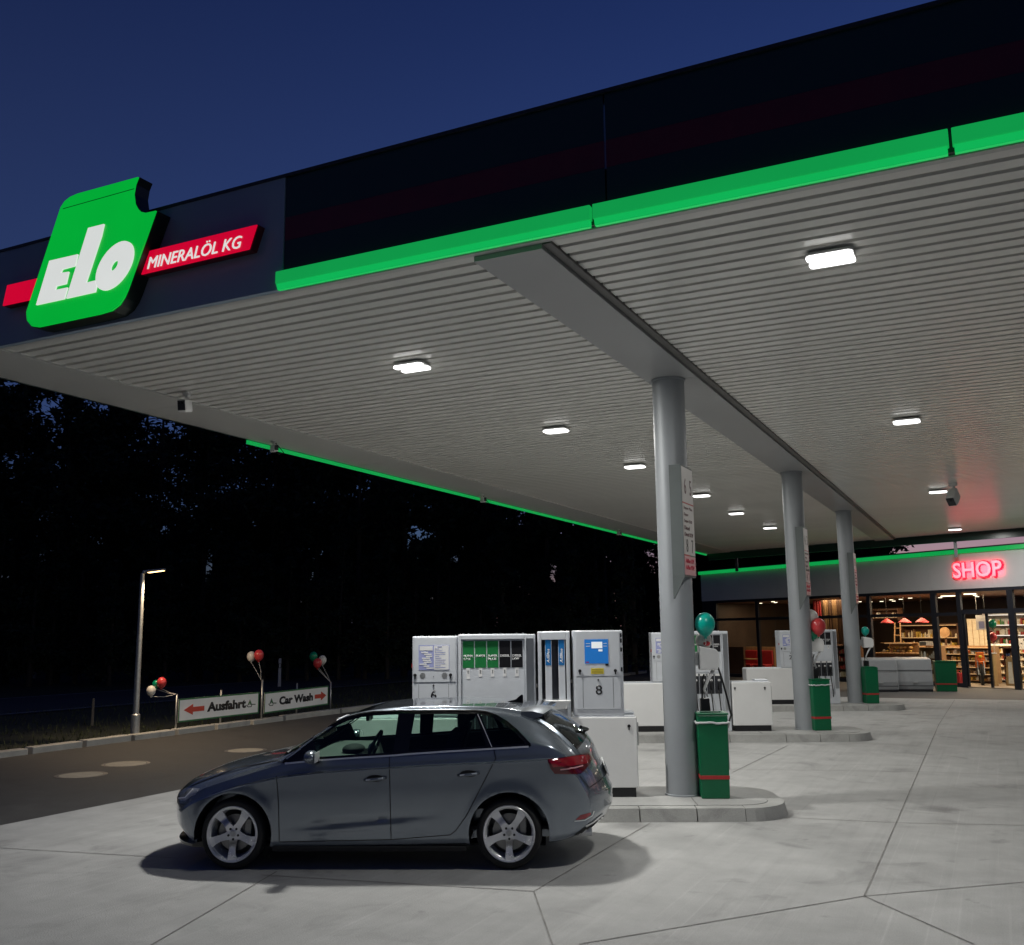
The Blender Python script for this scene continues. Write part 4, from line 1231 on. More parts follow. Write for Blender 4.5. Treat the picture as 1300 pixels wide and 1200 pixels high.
# ---- in front of the shop
M['chest'] = mat('chest_grey', (0.33, 0.345, 0.36), 0.45, var=0.05)
for x, lb in ((11.45, 'grey grit chest with a sloping front, the one beside the farthest column'), (12.52, 'grey grit chest with a sloping front, the one beside the wide green bin')):
    t = thing('grit_chest', lb, 'chest', (x, 31.45, 0), R(-14), 'grey chests before the shop')
    b = MB()
    P = [(-0.42, 0.06), (-0.42, 0.30), (-0.30, 0.98), (0.42, 1.03), (0.42, 0.06)]
    b.add([(-.52, y, z) for y, z in P] + [(.52, y, z) for y, z in P], [(0, 1, 2, 3, 4), (9, 8, 7, 6, 5)] + [(i, i + 5, (i + 1) % 5 + 5, (i + 1) % 5) for i in range(5)])
    b.build('chest_body', M['chest'], t, bevel=0.03)
    b = MB(); b.box(-.5, .5, -.40, .40, 0.0, 0.075); b.build('plinth', M['dark'], t)
    b = MB(); b.box(-.5, .5, -.432, -.421, 0.17, 0.185); b.hexa([(-.5, -.375, .64), (.5, -.375, .64), (.5, -.36, .64), (-.5, -.36, .64)], [(-.5, -.373, .652), (.5, -.373, .652), (.5, -.358, .652), (-.5, -.358, .652)]); b.build('lid_gap', M['dark'], t)
    b = MB(); b.box(-.07, .07, -.45, -.425, 0.24, 0.29); b.build('latch', M['galv'], t, bevel=0.008)

# ---- inside the shop
for i, (x, lb) in enumerate(((-13.1, 'red upholstered bench back in the dark cafe corner, behind the wooden screen'), (-12.2, 'red upholstered bench back in the dark cafe corner, beside pump number two'))):
    t = thing('cafe_bench', lb, 'bench', SH(x, 2.0), SH_R, 'red cafe benches')
    MB().box(-.40, .40, 0, .1, 0.03, 1.2).build('back_board', M['wood'], t, bevel=0.01)
    MB().box(-.36, .36, -.09, -.001, 0.42, 1.05).build('backrest', M['redfab'], t, bevel=0.03)
    MB().box(-.36, .36, -.52, -.10, 0.35, 0.47).build('seat', M['redfab'], t, bevel=0.03)
    MB().box(-.34, .34, -.48, -.05, 0.03, 0.349).build('bench_base', M['wood'], t)
t = thing('cafe_table', 'light wooden cafe table before the red benches', 'table', SH(-12.7, 1.15), SH_R)
MB().box(-.5, .5, -.3, .3, 0.68, 0.72).build('table_top', M['wood'], t, bevel=0.008)
MB().lathe([(.2, .03), (.2, .05), (.03, .07), (.03, .68)], 16).build('leg', M['dark'], t)
t = thing('wooden_screen', 'brown wooden room screen beside the cafe benches', 'screen', SH(-13.2, 0.9), SH_R)
MB().box(-.55, .75, -.05, .05, 0.03, 1.22).build('screen_board', M['dwood'], t, bevel=0.01)
t = thing('wall_picture', 'warm backlit picture in the dark cafe corner', 'picture', SH(-12.0, 6.0, 1.2), SH_R)
MB().box(-.05, .75, 0, .04, 0.25, 1.05).build('picture_panel', M['warmglow'], t)
MB().box(-.09, .79, 0.041, .07, 0.21, 1.09).build('frame', M['dwood'], t)
for i, (x, y) in enumerate(((-12.8, 3.2), (-11.9, 3.6))):
    t = thing('pendant_lamp', ('dark cone pendant over the cafe table, nearer the wooden screen', 'dark cone pendant over the cafe table, nearer pump number two')[i], 'pendant lamp', SH(x, y, 0), SH_R, 'cafe pendants')
    MB().lathe([(.16, 1.62), (.05, 1.86), (.02, 1.9), (0, 1.9)], 20).build('lamp_shade', M['black'], t, smooth='auto')
    MB().tube([(0, 0, 1.9), (0, 0, 3.09)], .008, 6).build('cable', M['black'], t)
    MB().ball((0, 0, 1.65), .05).build('bulb', M['spot'], t, smooth=True)
t = thing('slatted_divider', 'tall divider of red and wooden uprights between cafe and shop', 'divider', SH(-8.0, 1.3), SH_R)
rg = random.Random(5)
b1, b2, b3 = MB(), MB(), MB()
x = -.85
while x < 1.0:
    w = rg.uniform(.05, .10)
    tgt = b1 if (x < -.5 or x > .55) and rg.random() < .75 else (b2 if rg.random() < .5 else b3)
    tgt.box(x, x + w, 0, .06, .03, 3.08)
    x += w + rg.uniform(.02, .07)
b1.build('red_slat', M['redfab'], t); b2.build('wood_slat', M['wood'], t); b3.build('dark_slat', M['dwood'], t)

GOODS = [mat('goods_' + n, c, 0.5, var=0.15, scale=9) for n, c in (('cream', (.75, .64, .46)), ('white', (.80, .78, .72)), ('tan', (.42, .27, .12)), ('red', (.42, .05, .04)), ('yellow', (.60, .40, .08)), ('brown', (.16, .08, .04)), ('blue', (.06, .12, .30)), ('green', (.08, .24, .08)), ('pink', (.6, .2, .25)))]
def shelf(label, loc, rz, w, d, h, rows, seed, frame, pal, name='goods_shelf', z0=0.03, glow=None, back=True):
    t = thing(name, label, 'shelf', loc, rz)
    b = MB()
    b.box(-w / 2, -w / 2 + .03, -d / 2, d / 2, z0, h); b.box(w / 2 - .03, w / 2, -d / 2, d / 2, z0, h)
    if back: b.box(-w / 2 + .0301, w / 2 - .0301, d / 2 - .03, d / 2, z0, h)
    b.build('shelf_frame', frame, t)
    b = MB()
    zs = [z0 + .10 + (h - z0 - .15) * i / rows for i in range(rows + 1)]
    for z in zs:
        b.box(-w / 2 + .031, w / 2 - .031, -d / 2, d / 2 - .031, z - .025, z)
    b.build('shelf_board', frame, t)
    if glow:
        b = MB()
        for z in zs[1:]:
            b.box(-w / 2 + .05, w / 2 - .05, -d / 2 - .012, -d / 2 - .001, z - .03, z - .004)
        b.build('shelf_glow', glow, t)
    rg = random.Random(seed)
    g = MB()
    for z, z2 in zip(zs[:-1], zs[1:]):
        x = -w / 2 + .05
        while x < w / 2 - .14:
            ww = rg.uniform(.04, .11); hh = (z2 - z - .04) * rg.uniform(.3, .78)
            g.cur = rg.choice(pal)
            y0 = -d / 2 + rg.uniform(.01, .06)
            if rg.random() < .6:
                g.lathe([(ww * .45, z + .001), (ww * .45, z + hh * .7), (ww * .2, z + hh * .85), (ww * .2, z + hh)], 8, c=(x + ww / 2, y0 + ww * .5, 0))
            else:
                g.box(x, x + ww * .93, y0, y0 + d * .6, z + .001, z + hh)
            x += ww + rg.choice((0, .004, .02, .05))
    go = g.build('goods', GOODS, t)
    go['kind'] = 'stuff'
    return t
shelf('low gondola shelf of pale snacks behind the glass beside the shop door', SH(-2.75, 2.2), SH_R, 2.1, .5, 1.30, 5, 1, M['wood'], (0, 1, 0, 1, 1, 2, 4, 5), glow=M['warmglow'])  # glowing strips added to brighten the snacks
shelf('shelf of packets and jars behind the motorcycle inside the shop', SH(-1.7, 3.2), SH_R, 1.5, .5, 1.35, 5, 2, M['white'], (0, 1, 1, 1, 0, 2, 3, 4), glow=M['warmglow'])  # its glow strips are likewise added, to lift the packets and jars
shelf('brightly lit white cooler shelf with pink header behind the shop door', SH(-3.0, 5.4), SH_R, 2.0, .6, 2.45, 6, 3, M['white'], (1, 1, 0, 3, 8, 7, 4), 'cooler_shelf', glow=M['cold'])
shelf('brightly lit white cooler shelf at the right edge of the shop window', SH(-0.88, 5.4), SH_R, 2.15, .6, 2.45, 6, 4, M['white'], (1, 1, 1, 0, 0, 3, 8, 4, 6), 'cooler_shelf', glow=M['cold'])
shelf('wooden shelf of red and cream bags beside the red divider', SH(-6.9, 1.0), SH_R, .95, .4, 1.35, 4, 5, M['dwood'], (0, 3, 2, 3, 1))
shelf('wooden back shelf of lit bottles behind the bakery counter', SH(-5.9, 4.6), SH_R, 2.6, .4, 2.1, 4, 6, M['dwood'], (0, 2, 4, 0, 5), glow=M['warmglow'])
shelf('wooden snack rack standing in the window above the wide green bin', SH(-3.15, 0.8), SH_R, .8, .4, 1.32, 3, 7, M['wood'], (0, 2, 4, 0, 1))
shelf('tall narrow rack of dark magazines inside the glass door', SH(-1.0, 2.0), SH_R, .35, .35, 1.3, 4, 9, M['dwood'], (6, 5, 3, 0))
shelf('high wall shelf of cream jars above the bakery counter', SH(-7.0, 3.4), SH_R, 1.3, .3, 2.72, 1, 10, M['dwood'], (0, 1, 0), z0=2.25)
t = thing('bakery_counter', 'wooden bakery counter with a glass cake case behind the grey chests', 'counter', SH(-5.0, 2.2), SH_R)
MB().box(-1.5, 1.5, -.35, .35, .03, .98).build('counter_body', M['dwood'], t, bevel=0.01)
MB().box(-1.55, 1.55, -.4, .4, .981, 1.03).build('counter_top', M['wood'], t, bevel=0.01)
b = MB(); b.box(-1.2, .1, -.3, .25, 1.031, 1.05); b.box(-1.2, .1, .22, .25, 1.051, 1.38); b.box(-1.2, .1, -.3, .25, 1.381, 1.40); b.build('cake_case', M['wood'], t)
rg = random.Random(2); b = MB()
for i in range(22):
    b.cur = rg.choice((0, 2, 4, 2)); b.ball((-1.12 + .055 * i, rg.uniform(-.2, .1), 1.09 + .13 * (i % 2)), .05, .07, .045, 8, 6)
b.build('pastry', GOODS[:5], t, smooth=True)['kind'] = 'stuff'
b = MB(); b.box(.45, .75, -.2, .2, 1.031, 1.45); b.box(.95, 1.3, -.2, .2, 1.031, 1.3); b.build('coffee_machine', M['steel'], t, bevel=0.02)
b = MB(); b.box(-1.15, .05, -.12, -.06, 1.36, 1.379); b.build('case_light', M['warmglow'], t)
t = thing('shop_ladder', 'pale wooden ladder frame beside the bakery shelf', 'ladder', SH(-6.05, 2.6), SH_R)
MB().tube([(-.18, 0, .03), (-.12, .2, 2.15)], .025, 8).build('rail', M['wood'], t); MB().tube([(.18, 0, .03), (.12, .2, 2.15)], .025, 8).build('rail', M['wood'], t)
b = MB()
for i in range(7):
    f = .12 + i * .13
    b.tube([(-.18 + .06 * f, .2 * f, .03 + 2.12 * f), (.18 - .06 * f, .2 * f, .03 + 2.12 * f)], .018, 6)
b.build('rung', M['wood'], t)
for i, (x, lb) in enumerate(((-5.5, 'red pendant lamp over the bakery counter, nearest the columns'), (-4.72, 'red pendant lamp over the bakery counter, the middle one'), (-3.98, 'red pendant lamp over the bakery counter, nearest the wide green bin'))):
    t = thing('pendant_lamp', lb, 'pendant lamp', SH(x, 1.5, 0), SH_R, 'red bakery pendants')
    MB().lathe([(.24, 2.13), (.23, 2.16), (.08, 2.27), (.03, 2.30), (0, 2.30)], 24).build('lamp_shade', M['redfab'], t, smooth='auto')
    MB().lathe([(0, 2.145), (.2, 2.145), (.2, 2.15), (0, 2.15)], 20).build('lamp_glow', M['spot'], t)
    MB().tube([(0, 0, 2.3), (0, 0, 3.09)], .008, 6).build('cable', M['black'], t)
t = thing('wall_clock', 'round pale wall disc on the dark wall behind the gondola shelf', 'wall disc', SH(-4.16, 3.0, 1.76), SH_R)
MB().lathe([(0, -.03), (.10, -.03), (.15, -.02), (.20, -.03), (.20, .02)], 28, 'y').build('disc', M['wood'], t, smooth='auto')
MB().box(-.03, .03, .0, .05, -1.73, .15).build('post', M['dwood'], t)
t = thing('wood_wall_panel', 'tall bright wooden wall panel seen left of the poster stand', 'wall panel', SH(-3.6, 4.2), SH_R)
MB().box(-.45, .35, 0, .05, .03, 2.25).build('panel_board', GOODS[0], t)
for x in (-.25, 0.0, .2):
    MB().box(x, x + .02, -.006, -.001, .05, 2.2).build('panel_groove', M['wood'], t)
t = thing('poster_stand', 'white promotional poster hanging above the snack shelf inside the door', 'poster', SH(-1.72, 1.6, 0), SH_R)
MB().box(-.2, .2, 0, .02, 1.85, 2.35).build('poster_sheet', M['white_label'], t)
MB().box(-.10, .10, -.004, -.001, 1.9, 2.14).build('poster_picture', M['lilac'], t)
b = MB(); b.tube([(-.15, .01, 2.35), (-.15, .01, 3.09)], .005, 5); b.tube([(.15, .01, 2.35), (.15, .01, 3.09)], .005, 5); b.build('wire', M['galv'], t)
for i, (x, y, s) in enumerate(((-2.2, .45, 1.0), (-2.0, .55, 1.15))):
    t = thing('red_canister', ('red fuel canister on the shop floor by the door, the smaller one', 'red fuel canister on the shop floor by the door, the taller one')[i], 'canister', SH(x, y, .03), SH_R, 'red canisters')
    MB().box(-.09, .09, -.12, .12, 0, .36 * s).build('can_body', M['redfab'], t, bevel=0.025)
    b = MB(); b.tube([(0, -.08, .36 * s), (0, -.06, .42 * s), (0, .06, .42 * s), (0, .08, .36 * s)], .014, 6); b.build('handle', M['redfab'], t)
    MB().lathe([(.03, .36 * s), (.03, .40 * s), (0, .40 * s)], 10, c=(.05, -.02, 0)).build('cap', M['black'], t)
t = thing('display_post', 'slim beige display pillar inside the glass door', 'display pillar', SH(-.93, .85), SH_R)
MB().box(-.06, .08, -.1, .1, .03, 1.08).build('pillar_body', GOODS[2], t, bevel=0.01)
MB().box(-.08, .10, -.12, .12, 1.081, 1.1).build('pillar_cap', M['white_label'], t)
t = thing('price_board', 'white hanging price board with dark print behind the shop door', 'price board', SH(-.72, 2.6), SH_R)
MB().box(-.45, .45, 0, .02, 1.18, 1.55).build('board', M['white_label'], t)
b = MB()
for i in range(8):
    b.box(-.38 + .1 * i, -.33 + .1 * i, -.004, -.001, 1.24 + .12 * (i % 3), 1.28 + .12 * (i % 3))
b.build('board_print', M['black'], t)
MB().tube([(0, .01, 1.55), (0, .01, 3.09)], .006, 5).build('wire', M['galv'], t)
t = thing('cardboard_figure', 'beige cardboard display stand near the middle glass door', 'display stand', SH(-.62, 1.3), SH_R)
b = MB(); b.prism_xz([(-.2, .03), (.2, .03), (.16, .5), (.2, .85), (.05, 1.0), (-.12, .95), (-.17, .5)], 0, .12); b.build('stand_body', GOODS[2], t, bevel=0.01)
b = MB(); b.prism_xz([(-.1, .1), (.08, .1), (.06, .8), (-.06, .8)], -.01, -.001); b.build('stand_print', GOODS[1], t)
for i, (x, z, m, lb) in enumerate(((-.93, 2.05, 'bgreen', 'green balloon inside the shop beside the door upright'), (-.95, 1.62, 'bred', 'red balloon inside the shop below the green one'))):
    p = SH(x, 1.0, z)
    balloon(lb, tuple(p), .13, M[m], tuple(SH(x, 1.0, .6)), 'balloons inside the shop')
# the motorcycle shown behind the glass, facing the door
M['orange'] = mat('motorcycle_orange', (0.75, 0.16, 0.02), 0.3, var=0.05)
t = thing('motorcycle', 'orange off-road motorcycle standing inside the shop, nose to the glass', 'motorcycle', SH(-1.5, 1.05, .03), R(-22))
for y, r in ((0.0, .34), (1.35, .32)):
    w_ = MB(); w_.tube([(0, y + r * math.sin(a) * .9, r + r * .9 * -math.cos(a)) for a in [2 * math.pi * i / 24 for i in range(25)]], .05, 8, cap=False); q = w_.build('wheel', M['rubber'], t, smooth=True)
    b = MB(); b.lathe([(0.0, -.05), (.04, -.05), (.04, .05), (0, .05)], 10); hub = b.build('hub', M['galv'], q, loc=(0, y, r)); hub.rotation_euler = (0, R(90), 0)
b = MB()
for x in (-.09, .09): b.tube([(x, 0, .34), (x, .22, .98)], .025, 8)
b.build('fork', M['galv'], t)
MB().hexa([(-.07, -.25, .74), (.07, -.25, .74), (.08, .2, .76), (-.08, .2, .76)], [(-.05, -.27, .77), (.05, -.27, .77), (.07, .2, .80), (-.07, .2, .80)]).build('mudguard', M['orange'], t, bevel=0.01)
MB().hexa([(-.09, .0, .78), (.09, .0, .78), (.10, .1, .78), (-.10, .1, .78)], [(-.13, .06, 1.08), (.13, .06, 1.08), (.12, .14, 1.08), (-.12, .14, 1.08)]).build('headlight_mask', M['orange'], t, bevel=0.02)
MB().ball((0, .0, .93), .06, .03, .05).build('headlight', M['yellow_label'], t, smooth=True)
b = MB(); b.tube([(-.38, .26, 1.08), (-.2, .2, 1.10), (.2, .2, 1.10), (.38, .26, 1.08)], .015, 8); b.build('handlebar', M['black'], t)
b = MB(); b.box(-.40, -.28, .2, .26, 1.04, 1.14); b.box(.28, .40, .2, .26, 1.04, 1.14); b.build('hand_guard', M['orange'], t, bevel=0.01)
b = MB(); b.hexa([(-.16, .25, .55), (.16, .25, .55), (.12, .75, .6), (-.12, .75, .6)], [(-.15, .22, .98), (.15, .22, .98), (.12, .75, .92), (-.12, .75, .92)]); b.build('tank_fairing', M['orange'], t, bevel=0.04)
MB().hexa([(-.1, .7, .84), (.1, .7, .84), (.08, 1.5, .9), (-.08, 1.5, .9)], [(-.09, .7, .93), (.09, .7, .93), (.07, 1.5, .98), (-.07, 1.5, .98)]).build('seat', M['black'], t, bevel=0.02)
MB().box(-.13, .13, .4, .85, .3, .62).build('engine', M['dark'], t, bevel=0.03)
# ================================================================ forest beyond the road
M['leaf'] = mat('pine_foliage', (0.018, 0.030, 0.014), 0.8, var=0.4, scale=1.5)
M['bark'] = mat('pine_bark', (0.05, 0.038, 0.028), 0.9, var=0.3, scale=6)
def tree_variant(seed, h, kind):
    rg = random.Random(seed)
    t = thing('pine_tree', '', 'tree', (0, 0, -0.06), 0, 'tall pines of the wood beyond the road')
    tr = MB()
    bend = [rg.uniform(-.25, .25) for _ in range(2)]
    pts = [(bend[0] * (i / 8) ** 2, bend[1] * (i / 8) ** 2, h * .97 * i / 8) for i in range(9)]
    tr.tube(pts, .17, 7, .03)
    cl = MB()
    clumps = []
    base = h * (rg.uniform(.30, .42) if kind == 0 else rg.uniform(.05, .12))
    nb = 26
    for i in range(nb):
        f = i / (nb - 1)
        z = base + (h - base) * f
        a = rg.uniform(0, 6.28)
        L = (h * .17) * (1 - f ** 1.6 * .85) * rg.uniform(.55, 1.15) * (0.75 + .6 * min(1, f * 4) if kind == 0 else 1.1)
        c, s_ = math.cos(a), math.sin(a)
        tip = (c * L, s_ * L, z + L * rg.uniform(-.05, .35))
        tr.tube([(0, 0, z - .2), (tip[0] * .5, tip[1] * .5, (z + tip[2]) / 2 - .05), tip], .04, 4, .012)
        for k in range(3):
            q = .45 + .3 * k
            clumps.append((tip[0] * q, tip[1] * q, z + (tip[2] - z) * q, .35 + L * .22))
    for (cx, cy, cz, r) in clumps:
        for k in range(44):
            d = Vector((rg.gauss(0, 1), rg.gauss(0, 1), rg.gauss(0, .55))).normalized() * r * rg.random() ** .45
            p = Vector((cx, cy, cz)) + d
            a_ = Vector((rg.gauss(0, 1), rg.gauss(0, 1), rg.gauss(0, .7))).normalized() * rg.uniform(.12, .26)
            b_ = a_.cross(Vector((rg.gauss(0, 1), rg.gauss(0, 1), rg.gauss(0, 1)))).normalized() * rg.uniform(.05, .10)
            cl.add([p - a_ - b_ * .4, p - a_ * .2 + b_, p + a_, p - b_], [(0, 1, 2, 3)])
    o1 = tr.build('trunk', M['bark'], t)
    me = bpy.data.meshes.new('crown'); me.from_pydata(cl.v, [], cl.f); me.materials.append(M['leaf'])
    o2 = bpy.data.objects.new('crown', me); COL.objects.link(o2); o2.parent = t
    return t
TV = [tree_variant(11, 15, 0), tree_variant(12, 17, 0), tree_variant(13, 13.5, 0), tree_variant(14, 9, 1), tree_variant(15, 11, 1)]
TL = ['tall dark pine with a bare lower trunk in the wood beyond the road', 'tall dark pine with a bare lower trunk in the wood beyond the road', 'tall dark pine with a bare lower trunk in the wood beyond the road',
      'low dense dark spruce at the edge of the wood beyond the road', 'low dense dark spruce at the edge of the wood beyond the road']
rg = random.Random(21)
first = [True] * 5
def plant(x, y, k, s=1.0):
    if first[k]:
        t = TV[k]; first[k] = False
    else:
        t = copy_tree(TV[k])
    t.location = (x, y, -.06); t.rotation_euler[2] = rg.uniform(0, 6.28)
    t['label'] = TL[k]
    t['group'] = 'tall pines of the wood' if k < 3 else 'low spruces at the edge of the wood'
    t.name = 'pine_tree' if k < 3 else 'spruce_tree'
    s *= rg.uniform(.9, 1.12)
    t.scale = (s, s, s)
for row, (dist, nn) in enumerate(((48, 23), (54, 24), (61, 22), (70, 18))):
    for i in range(nn):
        hd = -38 + (58.5 * (i + rg.uniform(-.3, .3)) / (nn - 1))
        if hd > 20.5: continue
        d = dist + rg.uniform(-2.5, 2.5)
        if hd > 7: d = max(d, 66 + rg.uniform(0, 6))
        x, y = d * math.sin(R(hd)), d * math.cos(R(hd))
        plant(x, y, rg.choice((0, 1, 2)) if row < 3 or rg.random() < .7 else 4)
for i in range(34):
    hd = -38 + 44 * (i + rg.uniform(-.3, .3)) / 33
    d = 46 + rg.uniform(-1.5, 2)
    plant(d * math.sin(R(hd)), d * math.cos(R(hd)), rg.choice((3, 4, 3)), .62)
# the thicket that closes the wood far behind, one mass
def wood(name, d0, d1, z1, n, seed, h0=-40, h1=21):
    rg = random.Random(seed)
    vs, fs = [], []
    for i in range(n):
        hd = R(rg.uniform(h0, h1)); d = rg.uniform(d0, d1); zz = z1 * (0.72 + .28 * math.sin(hd * 37) * math.sin(hd * 91 + 1))
        p = Vector((d * math.sin(hd), d * math.cos(hd), rg.random() ** 1.15 * zz))
        a_ = Vector((rg.gauss(0, 1), rg.gauss(0, 1), rg.gauss(0, 1))).normalized() * rg.uniform(.3, .75)
        b_ = a_.cross(Vector((rg.gauss(0, 1), rg.gauss(0, 1), rg.gauss(0, 1)))).normalized() * rg.uniform(.15, .4)
        o = len(vs); vs += [p - a_ - b_ * .3, p + b_, p + a_, p - b_]; fs.append((o, o + 1, o + 2, o + 3))
    me = bpy.data.meshes.new(name); me.from_pydata([tuple(v) for v in vs], [], fs); me.materials.append(M['leaf'])
    o = bpy.data.objects.new(name, me); COL.objects.link(o); o['kind'] = 'stuff'
wood('distant_wood', 74, 86, 13.0, 34000, 4)
# rough grass of the verge between kerb and road
rg = random.Random(6)
vs, fs = [], []
for i in range(9000):
    v = rg.uniform(-2, 44); u = -15.3 - rg.random() ** 1.6 * 9
    p = UV(u, v, -.06); h = rg.uniform(.05, .16); a = rg.uniform(0, 6.28); w = .012
    dx, dy = math.cos(a) * w, math.sin(a) * w; lx_, ly_ = rg.uniform(-.06, .06), rg.uniform(-.06, .06)
    o = len(vs); vs += [(p.x - dx, p.y - dy, p.z), (p.x + dx, p.y + dy, p.z), (p.x + lx_, p.y + ly_, p.z + h)]; fs.append((o, o + 1, o + 2))
M['grass'] = mat('verge_grass', (0.035, 0.045, 0.018), 0.85, var=0.4, scale=1.0)
me = bpy.data.meshes.new('verge_grass'); me.from_pydata(vs, [], fs); me.materials.append(M['grass'])
o = bpy.data.objects.new('verge_grass', me); COL.objects.link(o); o['kind'] = 'stuff'
# ================================================================ the car
def pchip(xs, ys):
    xs, ys = np.array(xs, float), np.array(ys, float)
    if xs[0] > xs[-1]: xs, ys = xs[::-1], ys[::-1]
    h = np.diff(xs); d = np.diff(ys) / h
    m = np.zeros(len(xs)); m[0], m[-1] = d[0], d[-1]
    for i in range(1, len(xs) - 1):
        if d[i - 1] * d[i] > 0:
            w1, w2 = 2 * h[i] + h[i - 1], h[i] + 2 * h[i - 1]
            m[i] = (w1 + w2) / (w1 / d[i - 1] + w2 / d[i])
    def f(x):
        x = min(max(x, xs[0]), xs[-1])
        i = min(int(np.searchsorted(xs, x, 'right')) - 1, len(h) - 1)
        t = (x - xs[i]) / h[i]
        return float((2 * t**3 - 3 * t**2 + 1) * ys[i] + (t**3 - 2 * t**2 + t) * h[i] * m[i] + (-2 * t**3 + 3 * t**2) * ys[i + 1] + (t**3 - t**2) * h[i] * m[i + 1])
    return f
def tab(*p): return pchip([a for a, _ in p], [b for _, b in p])

M['paint'] = mat('metallic_grey_blue_paint', (0.20, 0.232, 0.272), 0.21, metal=0.62, var=0.03, scale=2, coat=1.0)
M['carglass'] = glass_mat('car_side_glass', (0.62, 0.78, 0.70), 0.0, 0.03)
M['carrear'] = glass_mat('car_rear_glass', (0.30, 0.34, 0.31), 0.0, 0.05)
M['gloss'] = mat('gloss_black', (0.006, 0.006, 0.007), 0.12, var=0.1)
M['gap'] = mat('panel_gap_black', (0.004, 0.004, 0.005), 0.7, var=0.1)
M['chrome'] = mat('satin_chrome', (0.78, 0.79, 0.80), 0.25, metal=0.45, var=0.03)
M['alloy'] = mat('alloy_silver', (0.82, 0.83, 0.84), 0.26, metal=0.3, var=0.03)
M['disc'] = mat('brake_disc', (0.22, 0.22, 0.22), 0.35, metal=0.9, var=0.1, scale=20)
M['cabin'] = mat('cabin_dark_cloth', (0.018, 0.019, 0.021), 0.8, var=0.2, scale=20)
M['dash'] = mat('dashboard_grey', (0.10, 0.105, 0.10), 0.6, var=0.1)
M['tail'] = mat('tail_lamp_red', (0.28, 0.004, 0.014), 0.10, var=0.1, coat=1.0)
M['taild'] = mat('tail_lamp_dark_red', (0.09, 0.002, 0.006), 0.12, var=0.1, coat=1.0)
M['lampglass'] = mat('head_lamp_cover', (0.34, 0.36, 0.39), 0.08, var=0.35, scale=25, coat=1.0)
M['plate'] = mat('number_plate', (0.62, 0.63, 0.62), 0.4, var=0.03)

CAR_O = Vector((-0.02, 9.389, 0.0))
CAR_RZ = math.atan2(0.04696, -0.99890)
car = thing('parked_car', 'metallic grey five-door hatchback parked beside the nearest pump island', 'car', CAR_O, CAR_RZ)
_ci = Matrix.Rotation(-CAR_RZ, 3, 'Z')
EYE = _ci @ (CAM_P - CAR_O)
def pixray(px, py):
    """direction, in the car's frame, along which a point of its outline was measured"""
    d = CAM_R * ((px - 650) / FPX) + CAM_F - CAM_U * ((py - 600) / FPX)
    return (_ci @ d).normalized()

zb = tab((2.845, .30), (2.80, .25), (2.72, .19), (2.6, .175), (2.0, .17), (.33, .195), (-.36, .21), (-.52, .245), (-.63, .31), (-.70, .42))
Wf = tab((2.845, .66), (2.80, .70), (2.72, .75), (2.58, .795), (2.3, .838), (1.9, .846), (1.0, .85), (0.0, .852), (-.30, .838), (-.45, .805), (-.58, .755), (-.66, .705), (-.70, .66))
zs = tab((2.845, .45), (2.72, .53), (2.5, .62), (2.2, .70), (1.9, .760), (1.6, .79), (.97, .828), (.1, .868), (-.32, .885), (-.45, .86), (-.55, .77), (-.63, .65), (-.70, .50))
zl = tab((2.845, .50), (2.72, .60), (2.5, .69), (2.2, .775), (1.9, .856), (1.64, .90), (.97, .930), (.135, .983), (-.17, 1.0), (-.32, .985), (-.45, .925), (-.55, .83), (-.63, .70), (-.70, .53))
zr = tab((2.845, .54), (2.72, .645), (2.5, .73), (2.2, .81), (2.0, .865), (1.9, .90), (1.65, 1.075), (1.365, 1.25), (1.16, 1.285), (.97, 1.291), (.6, 1.291), (.27, 1.283), (.1, 1.27), (-.05, 1.243), (-.17, 1.203), (-.30, 1.115), (-.42, 1.00), (-.50, .92), (-.57, .83), (-.63, .73), (-.70, .55))
yr = tab((2.845, .46), (2.72, .58), (2.5, .66), (2.2, .70), (1.9, .735), (1.65, .70), (1.365, .645), (1.0, .605), (.6, .595), (.1, .59), (-.17, .585), (-.42, .615), (-.55, .63), (-.70, .56))
zc = tab((2.845, .585), (2.80, .64), (2.66, .72), (2.49, .785), (2.33, .825), (2.09, .873), (1.92, .912), (1.74, 1.01), (1.56, 1.125), (1.41, 1.222), (1.24, 1.283), (1.1, 1.302), (.86, 1.317), (.55, 1.321), (.16, 1.317), (-.03, 1.305), (-.17, 1.283), (-.28, 1.235), (-.42, 1.13), (-.50, 1.035), (-.555, .955), (-.60, .83), (-.63, .765), (-.70, .57))
AF = tab((2.85, .20), (2.3, .155), (1.9, .14), (1.5, .09), (1.2, .04), (.9, 0.0), (.1, 0.0), (-.2, -.07), (-.4, -.145), (-.6, -.19), (-.70, -.20))
NOSE = tab((0.2, -.035), (.35, .0), (.5, .012), (.65, -.02), (.8, -.05))
